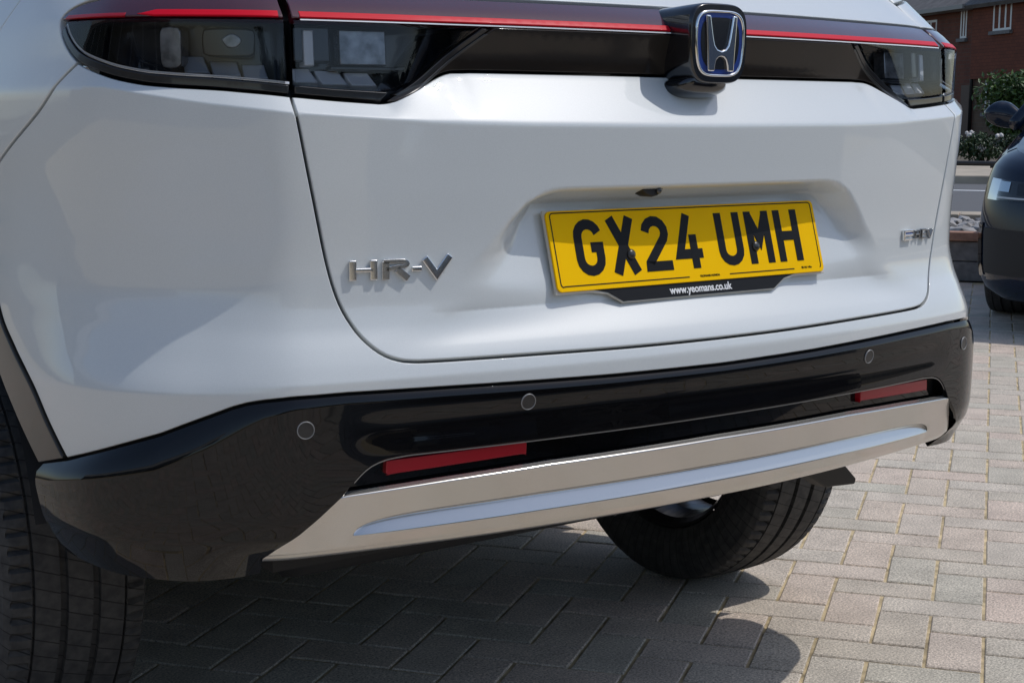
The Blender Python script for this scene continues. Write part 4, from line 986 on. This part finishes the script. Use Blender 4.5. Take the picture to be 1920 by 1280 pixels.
# ------------------------------------------------------------------ foliage
def leaf_mat(name, c0, c1):
    m, nt, b = new_mat(name); b.inputs['Roughness'].default_value = .5
    g = nt.nodes.new('ShaderNodeNewGeometry'); cr = nt.nodes.new('ShaderNodeValToRGB'); cr.color_ramp.elements[0].color = (*c0, 1); cr.color_ramp.elements[1].color = (*c1, 1)
    nt.links.new(g.outputs['Random Per Island'], cr.inputs[0]); nt.links.new(cr.outputs[0], b.inputs['Base Color']); b.inputs['Subsurface Weight'].default_value = 0
    return m
M_leaf = leaf_mat('leaf_dark', (.012, .028, .008), (.035, .07, .016)); M_leaf2 = leaf_mat('leaf_mid', (.03, .06, .012), (.08, .15, .03)); M_bark = mat('bark', (.07, .05, .035), .9, noise=(20, .6, 1.3))
M_petal = mat('white_petal', (.55, .52, .50), .6)
def bush(name, c, rad, n, leaf, m, label, catg, group=None, seed=1, flowers=0, trunk=.5, lumps=7):
    r_ = random.Random(seed); root = empty(name, c); tag(root, label, catg, group)
    C_ = Vector(c); blobs = []
    for k in range(lumps):
        u = Vector((r_.gauss(0, 1), r_.gauss(0, 1), r_.gauss(0, .8))).normalized()
        blobs.append((Vector((u.x*rad[0]*.55, u.y*rad[1]*.55, rad[2]+u.z*rad[2]*.5)), r_.uniform(.38, .62)))
    V, Fc = [], []
    for k in range(n):
        bc, bs_ = r_.choice(blobs); u = Vector((r_.gauss(0, 1), r_.gauss(0, 1), r_.gauss(0, 1))).normalized()*(r_.random()**.35)
        p = C_+bc+Vector((u.x*rad[0]*bs_, u.y*rad[1]*bs_, u.z*rad[2]*bs_))
        if p.z < C_.z+.03: p.z = C_.z+.03+r_.random()*.1
        nn = Vector((r_.gauss(0, 1), r_.gauss(0, 1), r_.gauss(0, 1)+.6)).normalized(); t = nn.orthogonal().normalized(); t = Matrix.Rotation(r_.uniform(0, 6.3), 3, nn) @ t; w = nn.cross(t)
        s_ = leaf*r_.uniform(.6, 1.3); k0 = len(V)
        V += [p-t*s_, p+w*s_*.45+nn*s_*.1, p+t*s_, p-w*s_*.45+nn*s_*.1]; Fc.append((k0, k0+1, k0+2, k0+3))
    par(add('foliage', mesh('foliage', V, Fc), m), root)
    b = bmesh.new()
    for k in range(5):
        e_ = C_+Vector((r_.uniform(-.5, .5)*rad[0], r_.uniform(-.5, .5)*rad[1], rad[2]*r_.uniform(.9, 1.5)))
        tube_bm(b, [C_+Vector((r_.uniform(-.05, .05), r_.uniform(-.05, .05), -.02)), C_.lerp(e_, .5)+Vector((r_.uniform(-.05, .05), 0, 0)), e_], [.03*trunk*2, .018*trunk*2, .006], 6)
    par(bm_obj('stem', b, M_bark, None, True), root)
    for k in range(flowers):
        bc, bs_ = r_.choice(blobs); u = Vector((r_.gauss(0, 1), r_.gauss(0, 1), abs(r_.gauss(0, 1)))).normalized()
        p = C_+bc+Vector((u.x*rad[0]*bs_, u.y*rad[1]*bs_, u.z*rad[2]*bs_)); b = bmesh.new()
        for q_ in range(7): bmesh.ops.create_icosphere(b, subdivisions=1, radius=.035, matrix=Matrix.Translation(p+Vector((r_.gauss(0, .03), r_.gauss(0, .03), r_.gauss(0, .02)))))
        par(bm_obj('flower', b, M_petal), root)
    return root
for k, (l, d, fl) in enumerate(((-.75, 26.0, 3), (-.15, 25.6, 4), (.35, 25.9, 4), (1.0, 25.7, 3), (-1.5, 25.8, 3))):
    p = W3(l, d, .25); bush('rose_bush', p, (.42, .42, .24), 1500, .035, M_leaf, 'dark leafy rose bush with pale blooms in the garden across the road', 'rose bush', 'rose bushes across the road', 20+k, fl, .4)
# ------------------------------------------------------------------ brick house across the road
r0 = ray(1830, 100); r0h = r0/np.hypot(r0[0], r0[1]); HP = CAM+r0h*48.0; HD = np.array([math.sin(math.radians(25)), math.cos(math.radians(25)), 0]); HN = np.array([-HD[1], HD[0], 0])
if HN@(CAM-HP) < 0: HN = -HN
def on_wall(px, py, off=0.0):
    d = ray(px, py); t = ((HP+HN*off-CAM)@HN)/(d@HN); P = CAM+d*t; return float((P-HP)@HD), float(P[2])
house = empty('brick_house', (HP[0], HP[1], .25)); tag(house, 'red brick house with white casement windows and grey roof across the road', 'house')
M_HW = Matrix(((HD[0], HN[0], 0, HP[0]), (HD[1], HN[1], 0, HP[1]), (0, 0, 1, 0), (0, 0, 0, 1)))       # (along, out, z) -> world
def brick_mat(name, c1, c2, cm, sc):
    m, nt, b = new_mat(name); b.inputs['Roughness'].default_value = .85
    tc = nt.nodes.new('ShaderNodeTexCoord'); mp = nt.nodes.new('ShaderNodeMapping'); mp.inputs['Rotation'].default_value = (PI/2, 0, 0); br = nt.nodes.new('ShaderNodeTexBrick'); br.inputs['Scale'].default_value = sc
    br.inputs['Color1'].default_value = (*c1, 1); br.inputs['Color2'].default_value = (*c2, 1); br.inputs['Mortar'].default_value = (*cm, 1); br.inputs['Mortar Size'].default_value = .012
    at = nt.nodes.new('ShaderNodeAttribute'); at.attribute_name = 'wall_uv'
    nt.links.new(at.outputs['Vector'], br.inputs['Vector']); nt.links.new(br.outputs['Color'], b.inputs['Base Color'])
    nz = nt.nodes.new('ShaderNodeTexNoise'); nz.inputs['Scale'].default_value = 1.5; nz.inputs['Detail'].default_value = 6; nt.links.new(at.outputs['Vector'], nz.inputs['Vector'])
    mx = nt.nodes.new('ShaderNodeMix'); mx.data_type = 'RGBA'; mx.blend_type = 'MULTIPLY'; mx.inputs[0].default_value = 1; mr = nt.nodes.new('ShaderNodeMapRange'); mr.inputs['To Min'].default_value = .6; mr.inputs['To Max'].default_value = 1.3; nt.links.new(nz.outputs['Fac'], mr.inputs['Value'])
    nt.links.new(br.outputs['Color'], mx.inputs[6]); nt.links.new(mr.outputs[0], mx.inputs[7]); nt.links.new(mx.outputs[2], b.inputs['Base Color'])
    return m
M_brick = brick_mat('brick_wall', (.17, .052, .028), (.13, .04, .024), (.10, .075, .055), 2.2); M_tile = brick_mat('hung_tiles', (.20, .055, .026), (.16, .045, .022), (.07, .02, .014), 2.6)
M_brickb = brick_mat('brown_brick', (.15, .095, .06), (.12, .075, .048), (.14, .115, .085), 2.2)
M_frame = mat('window_white', (.75, .75, .73), .4); M_pane = mat('window_glass', (.012, .014, .018), .03, 0, 1); M_roof = mat('roof_slate', (.14, .13, .125), .8, noise=(4, .7, 1.2)); M_gut = mat('gutter_grey', (.30, .29, .27), .5)
def hbox(name, t0, t1, o0, o1, z0, z1, m, parent=house, bevel=0):
    o_ = box(name, t0, t1, o0, o1, z0, z1, m, None, bevel, M_HW); me = o_.data
    at = me.attributes.new('wall_uv', 'FLOAT_VECTOR', 'POINT'); Mi = M_HW.inverted()
    for i_, v_ in enumerate(me.vertices): q_ = Mi @ v_.co; at.data[i_].vector = (q_.x+q_.y, q_.z, 0)
    return par(o_, parent) if parent is house else o_
tp, _ = on_wall(1830, 100); tL, _ = on_wall(1500, 100); tR, _ = on_wall(2300, 100)
zE = on_wall(1760, 19)[1]; zT = on_wall(1850, 148)[1]
sgnD = 1 if tR > tp else -1
lo_, hi_ = sorted((tp, tL)); hbox('wall', lo_, hi_, -6, 0, .2, zE, M_brick)
lo_, hi_ = sorted((tp, tR)); hbox('wall', lo_, hi_, -6, .02, .2, zT, M_brickb); hbox('tile_hung_wall', lo_, hi_, -6, .16, zT, zE+1.6, M_tile)
lo_, hi_ = sorted((tL, tR)); b = bmesh.new()
for (o0, z0, o1, z1) in ((.45, zE-.05, -3.2, zE+2.6), (-3.2, zE+2.6, -7, zE-.05)):
    v_ = [b.verts.new(M_HW @ Vector(p)) for p in ((lo_, o0, z0), (hi_, o0, z0), (hi_, o1, z1), (lo_, o1, z1))]; b.faces.new(v_)
rf = bm_obj('roof', b, M_roof); md = rf.modifiers.new('solid', 'SOLIDIFY'); md.thickness = .12; par(rf, house)
hbox('gutter', *sorted((tp, tL)), .36, .50, zE-.12, zE+.0, M_gut); hbox('fascia', *sorted((tp, tL)), .05, .36, zE-.14, zE-.04, M_gut)
b = bmesh.new(); tube_bm(b, [M_HW @ Vector((tp, .10, .25)), M_HW @ Vector((tp, .10, zE-.1))], .055, 8); par(bm_obj('downpipe', b, M_blackm, None, True), house)
def house_window(c0, c1, off, bars, sill=True):
    (t0, z1), (t1, z0) = on_wall(*c0, off), on_wall(*c1, off); t0, t1 = sorted((t0, t1)); f = .07
    w_ = hbox('window', t0, t1, off-.12, off-.06, z0, z1, M_pane)
    for a_ in ((t0, t0+f, z0, z1), (t1-f, t1, z0, z1), (t0+f, t1-f, z0, z0+f), (t0+f, t1-f, z1-f, z1)):
        o_ = hbox('frame', a_[0], a_[1], off-.10, off+.012, a_[2], a_[3], M_frame, None); o_.parent = w_
    for q_ in bars:
        tt = t0+(t1-t0)*q_; o_ = hbox('mullion', tt-.04, tt+.04, off-.10, off+.010, z0+f, z1-f, M_frame, None); o_.parent = w_
    if sill: o_ = hbox('sill', t0-.08, t1+.08, off, off+.10, z0-.10, z0-.002, M_stonew, None); o_.parent = w_
house_window((1803, 14), (1812, 72), .0, (.5,)); house_window((1866, -30), (1896, 56), .16, (.33, .66)); house_window((1849, 150), (1864, 212), .02, (.5,)); house_window((1882, 150), (1905, 212), .02, (.5,))
house_window((1735, 40), (1755, 95), .0, (.5,))
d0, d1 = on_wall(1804, 160), on_wall(1819, 262); hbox('door', *sorted((d0[0], d1[0])), -.02, .03, .25, d0[1], mat('door_dark', (.05, .02, .015), .5))
p = on_ground(1912, 300, .25); pB = CAM+ray(1915, 160)/np.linalg.norm(ray(1915, 160))*36; bush('garden_bush', (pB[0], pB[1], .25), (1.0, 1.0, .95), 6000, .07, M_leaf2, 'tall rounded green bush in front of the brick house', 'bush', None, 4, 0, 1.2, 12)
for k, (l, d) in enumerate(((-4, 34), (-7.5, 36), (4.2, 33), (7, 31))):
    bush('garden_shrub', W3(l, d, .25), (1.1, 1.1, .6), 2500, .06, M_leaf, 'low dark shrub in the garden of the brick house', 'shrub', 'shrubs in the house garden', 40+k, 0, .8)
# ------------------------------------------------------------------ dark blue car parked nose-on beyond the tail
P2 = [(0, 0), (.30, .012), (.52, .05), (.68, .12), (.78, .22), (.845, .36), (.875, .55), (.89, .9), (.90, 1.6), (.90, 3.2), (.84, 3.9), (.66, 4.15), (0, 4.25)]
P2 = _catmull(np.array(P2)); L2 = np.concatenate([[0], np.cumsum(np.linalg.norm(np.diff(P2, axis=0), axis=1))])
def plan2(a):
    s = np.sign(a)+(a == 0); b = np.abs(a); e = .004
    f = lambda q: np.stack([np.interp(q, L2, P2[:, 0]), np.interp(q, L2, P2[:, 1])], -1)
    p = f(b); t = f(np.minimum(b+e, L2[-1]))-f(np.maximum(b-e, 0)); t /= np.linalg.norm(t, axis=-1, keepdims=True)+1e-12
    return s*p[..., 0], p[..., 1], s*t[..., 1], -t[..., 0]
Z2 = [.15, .19, .24, .32, .45, .56, .63, .69, .735, .775, .80]; D2 = [-.10, -.04, -.012, .0, .004, -.004, -.016, -.032, -.055, -.095, -.15]
def skin2(a, z, off=0.0):
    a = np.asarray(a, float); z = np.asarray(z, float); x, y, nx, ny = plan2(a); lift = np.interp(y, [0, .5, 1.3, 4], [0, .045, .16, .16])
    zt = z*(1)+0; d = np.interp(zt, Z2, D2)+off; zz = z+lift*smoothstep(.5, .8, z)
    return np.stack([x+nx*d, y+ny*d, zz], -1)
car2 = empty('hatchback', (0, 0, 0)); tag(car2, 'dark blue hatchback parked nose-on beside the raised cobble bed', 'car')
C2ROT = -TH-math.radians(9); nose = xy(.74, 7.15)
car2.location = (nose[0], nose[1], 0); car2.rotation_euler = (0, 0, C2ROT)
M_navy = mat('navy_paint', (.006, .013, .030), .4, .0, .9, .0, coat_rough=.015); M_hl = mat('headlight_inner', (.05, .055, .065), .25, .3, .6); M_hlens = glass_mat('headlight_lens', (.70, .74, .78), 0, 1.18)
def c2(o_, p=None): o_.parent = p or car2; return o_
def loft2(name, A, Z, m, off=0.0, parent=None):
    na, nz = len(A), len(Z); AA, ZZ = np.meshgrid(A, Z); S = skin2(AA.ravel(), ZZ.ravel(), off)
    return c2(add(name, mesh(name, S, [(j*na+i, j*na+i+1, (j+1)*na+i+1, (j+1)*na+i) for j in range(nz-1) for i in range(na-1)]), m, None, True), parent)
aw0, aw1 = 1.20, 2.00     # front wheel opening along a
zz2 = np.concatenate([np.linspace(.15, .7, 14), np.linspace(.72, .80, 6)])
A_f = np.linspace(-1.19, 1.19, 90); loft2('front_bumper', A_f, zz2, M_navy)
for s in (-1, 1):
    loft2('wing', s*np.linspace(1.19, 2.02, 14), np.linspace(.66, .80, 8), M_navy); loft2('side', s*np.linspace(2.02, L2[-1], 50), zz2, M_navy)
A_h = np.linspace(-1, 1, 31)      # bonnet
rows = []
yb0 = np.linspace(.16, 1.35, 18)
aS = np.linspace(0, 2.1, 400); E_ = skin2(aS, 0*aS+.80)
for y in yb0:
    k = int(np.argmin(np.abs(E_[:, 1]-y)+(E_[:, 1] < .1)*.0)); w, zE2 = E_[k, 0], E_[k, 2]
    rows.append([(u*w, y+(0), zE2+.055*(1-abs(u)**2.2)*min(1, (y-.1)/.4)+.01*(1-u*u)) for u in A_h])
na = len(A_h); V = [p for r_ in rows for p in r_]; c2(add('bonnet', mesh('bonnet', V, [(j*na+i, j*na+i+1, (j+1)*na+i+1, (j+1)*na+i) for j in range(len(rows)-1) for i in range(na-1)]), M_navy, None, True))
b = bmesh.new()      # cabin
lev = [(.92, .86, 1.12, 4.0), (.98, .84, 1.25, 4.0), (1.30, .66, 1.85, 3.75), (1.42, .56, 2.15, 3.5)]
rings = [[b.verts.new(p) for p in ((-w, y0+.18, z), (-w*.6, y0+.03, z), (0, y0, z), (w*.6, y0+.03, z), (w, y0+.18, z), (w, y1, z), (-w, y1, z))] for z, w, y0, y1 in lev]
for A, B in zip(rings, rings[1:]):
    for k in range(7): b.faces.new((A[k], A[(k+1) % 7], B[(k+1) % 7], B[k]))
b.faces.new(rings[-1]); c2(bm_obj('cabin_glass', b, M_glassd, None))
b = bmesh.new()
for s in (-1, 1): tube_bm(b, [(s*.85, 1.28, .95), (s*.67, 1.98, 1.30), (s*.56, 2.28, 1.43), (s*.55, 3.4, 1.43)], .035, 8)
c2(bm_obj('roof_pillar', b, M_navy, None, True))
# headlamps with slim grey elements behind a clear cover
for s in (-1, 1):
    hl = loft2('headlight', s*np.linspace(.42, .88, 16), np.linspace(.61, .692, 6), M_hl, -.004+.006)
    for (a0, a1, z0, z1) in ((.48, .56, .63, .68), (.60, .68, .635, .685), (.73, .82, .645, .688)):
        loft2('light_unit', s*np.linspace(a0, a1, 5), np.linspace(z0, z1, 4), M_chrome if a0 > .7 else M_house, .006, hl)
    loft2('light_blade', s*np.linspace(.43, .85, 12), np.linspace(.616, .624, 2), M_slab, .010, hl)
    loft2('headlight_cover', s*np.linspace(.415, .885, 16), np.linspace(.607, .695, 6), M_hlens, .014, hl)
    loft2('bumper_intake', s*np.linspace(.50, .90, 14), np.linspace(.27, .48, 8), M_under, .004)
    loft2('intake_blade', s*np.linspace(.93, .99, 4), np.linspace(.25, .50, 8), M_black, .008)
    ty = bpy.data.objects.new('tyre', TY); col.objects.link(ty); ty.parent = car2; ty.location = (s*.775, 1.02, .338); ty.rotation_euler = (0, 0, 0 if s > 0 else PI)
    rm = bpy.data.objects.new('rim', RM); col.objects.link(rm); rm.parent = ty
    # door mirror: rounded housing on a stalk
    b = bmesh.new(); bmesh.ops.create_uvsphere(b, u_segments=20, v_segments=12, radius=1)
    for v_ in b.verts:
        x, y, z = v_.co; v_.co = Vector((s*(.965+x*.105*(1-.25*z)), 1.72+y*.06+(.03 if y > 0 else 0)-(.03*abs(x)), 1.0+z*.072+.022*(-x)*s*0+.018*x))
    mr_ = c2(bm_obj('door_mirror', b, M_navy, None, True)); b = bmesh.new(); tube_bm(b, [(s*.90, 1.75, .96), (s*.84, 1.80, .93)], .025, 8); c2(bm_obj('mirror_stalk', b, M_under, None, True), mr_)
loft2('grille', np.linspace(-.42, .42, 20), np.linspace(.36, .60, 8), M_under, .005)
b = bmesh.new(); bm_box(b, -.8, .8, .35, 4.0, .20, .40); c2(bm_obj('floor_pan', b, M_under))

def copy_tree(o_, parent=None):
    c = o_.copy(); col.objects.link(c); c.parent = parent
    for ch in o_.children: copy_tree(ch, c)
    return c
car3 = copy_tree(car2); car3.location = (.05, -2.95, 0); car3.rotation_euler = (0, 0, -PI/2)
tag(car3, 'dark blue hatchback standing crosswise behind the white SUV, seen only mirrored in its black bumper', 'car')
# unseen building and hedge, added to block low sky and give the paint reflections
M_clad = mat('building_cladding', (.16, .165, .175), .45, noise=(2, .85, 1.1)); M_band = mat('building_band', (.55, .56, .57), .5)
added_bld = empty('added_building', (-16.5, 2, 0)); tag(added_bld, 'unseen long grey clad building with dark windows, added beside the forecourt to block low sky', 'building')
par(box('wall', -21, -16.5, -9, 13, 0, 5.2, M_clad), added_bld); par(box('fascia', -16.49, -16.3, -9, 13, 4.2, 5.0, M_band), added_bld)
for k in range(9): par(box('window', -16.49, -16.46, -8.6+k*2.4, -6.5+k*2.4, .3, 3.6, M_pane), added_bld)
for k in range(7):
    bush('added_hedge', (-5.0+k*2.6, -11.5-.12*k*k*.3, 0), (1.7, 1.1, 1.5), 5200, .12, M_leaf, 'unseen dark hedge bush added behind the SUV for the paint to mirror', 'hedge', 'unseen hedge added behind the forecourt', 60+k, 0, 1.5, 9)
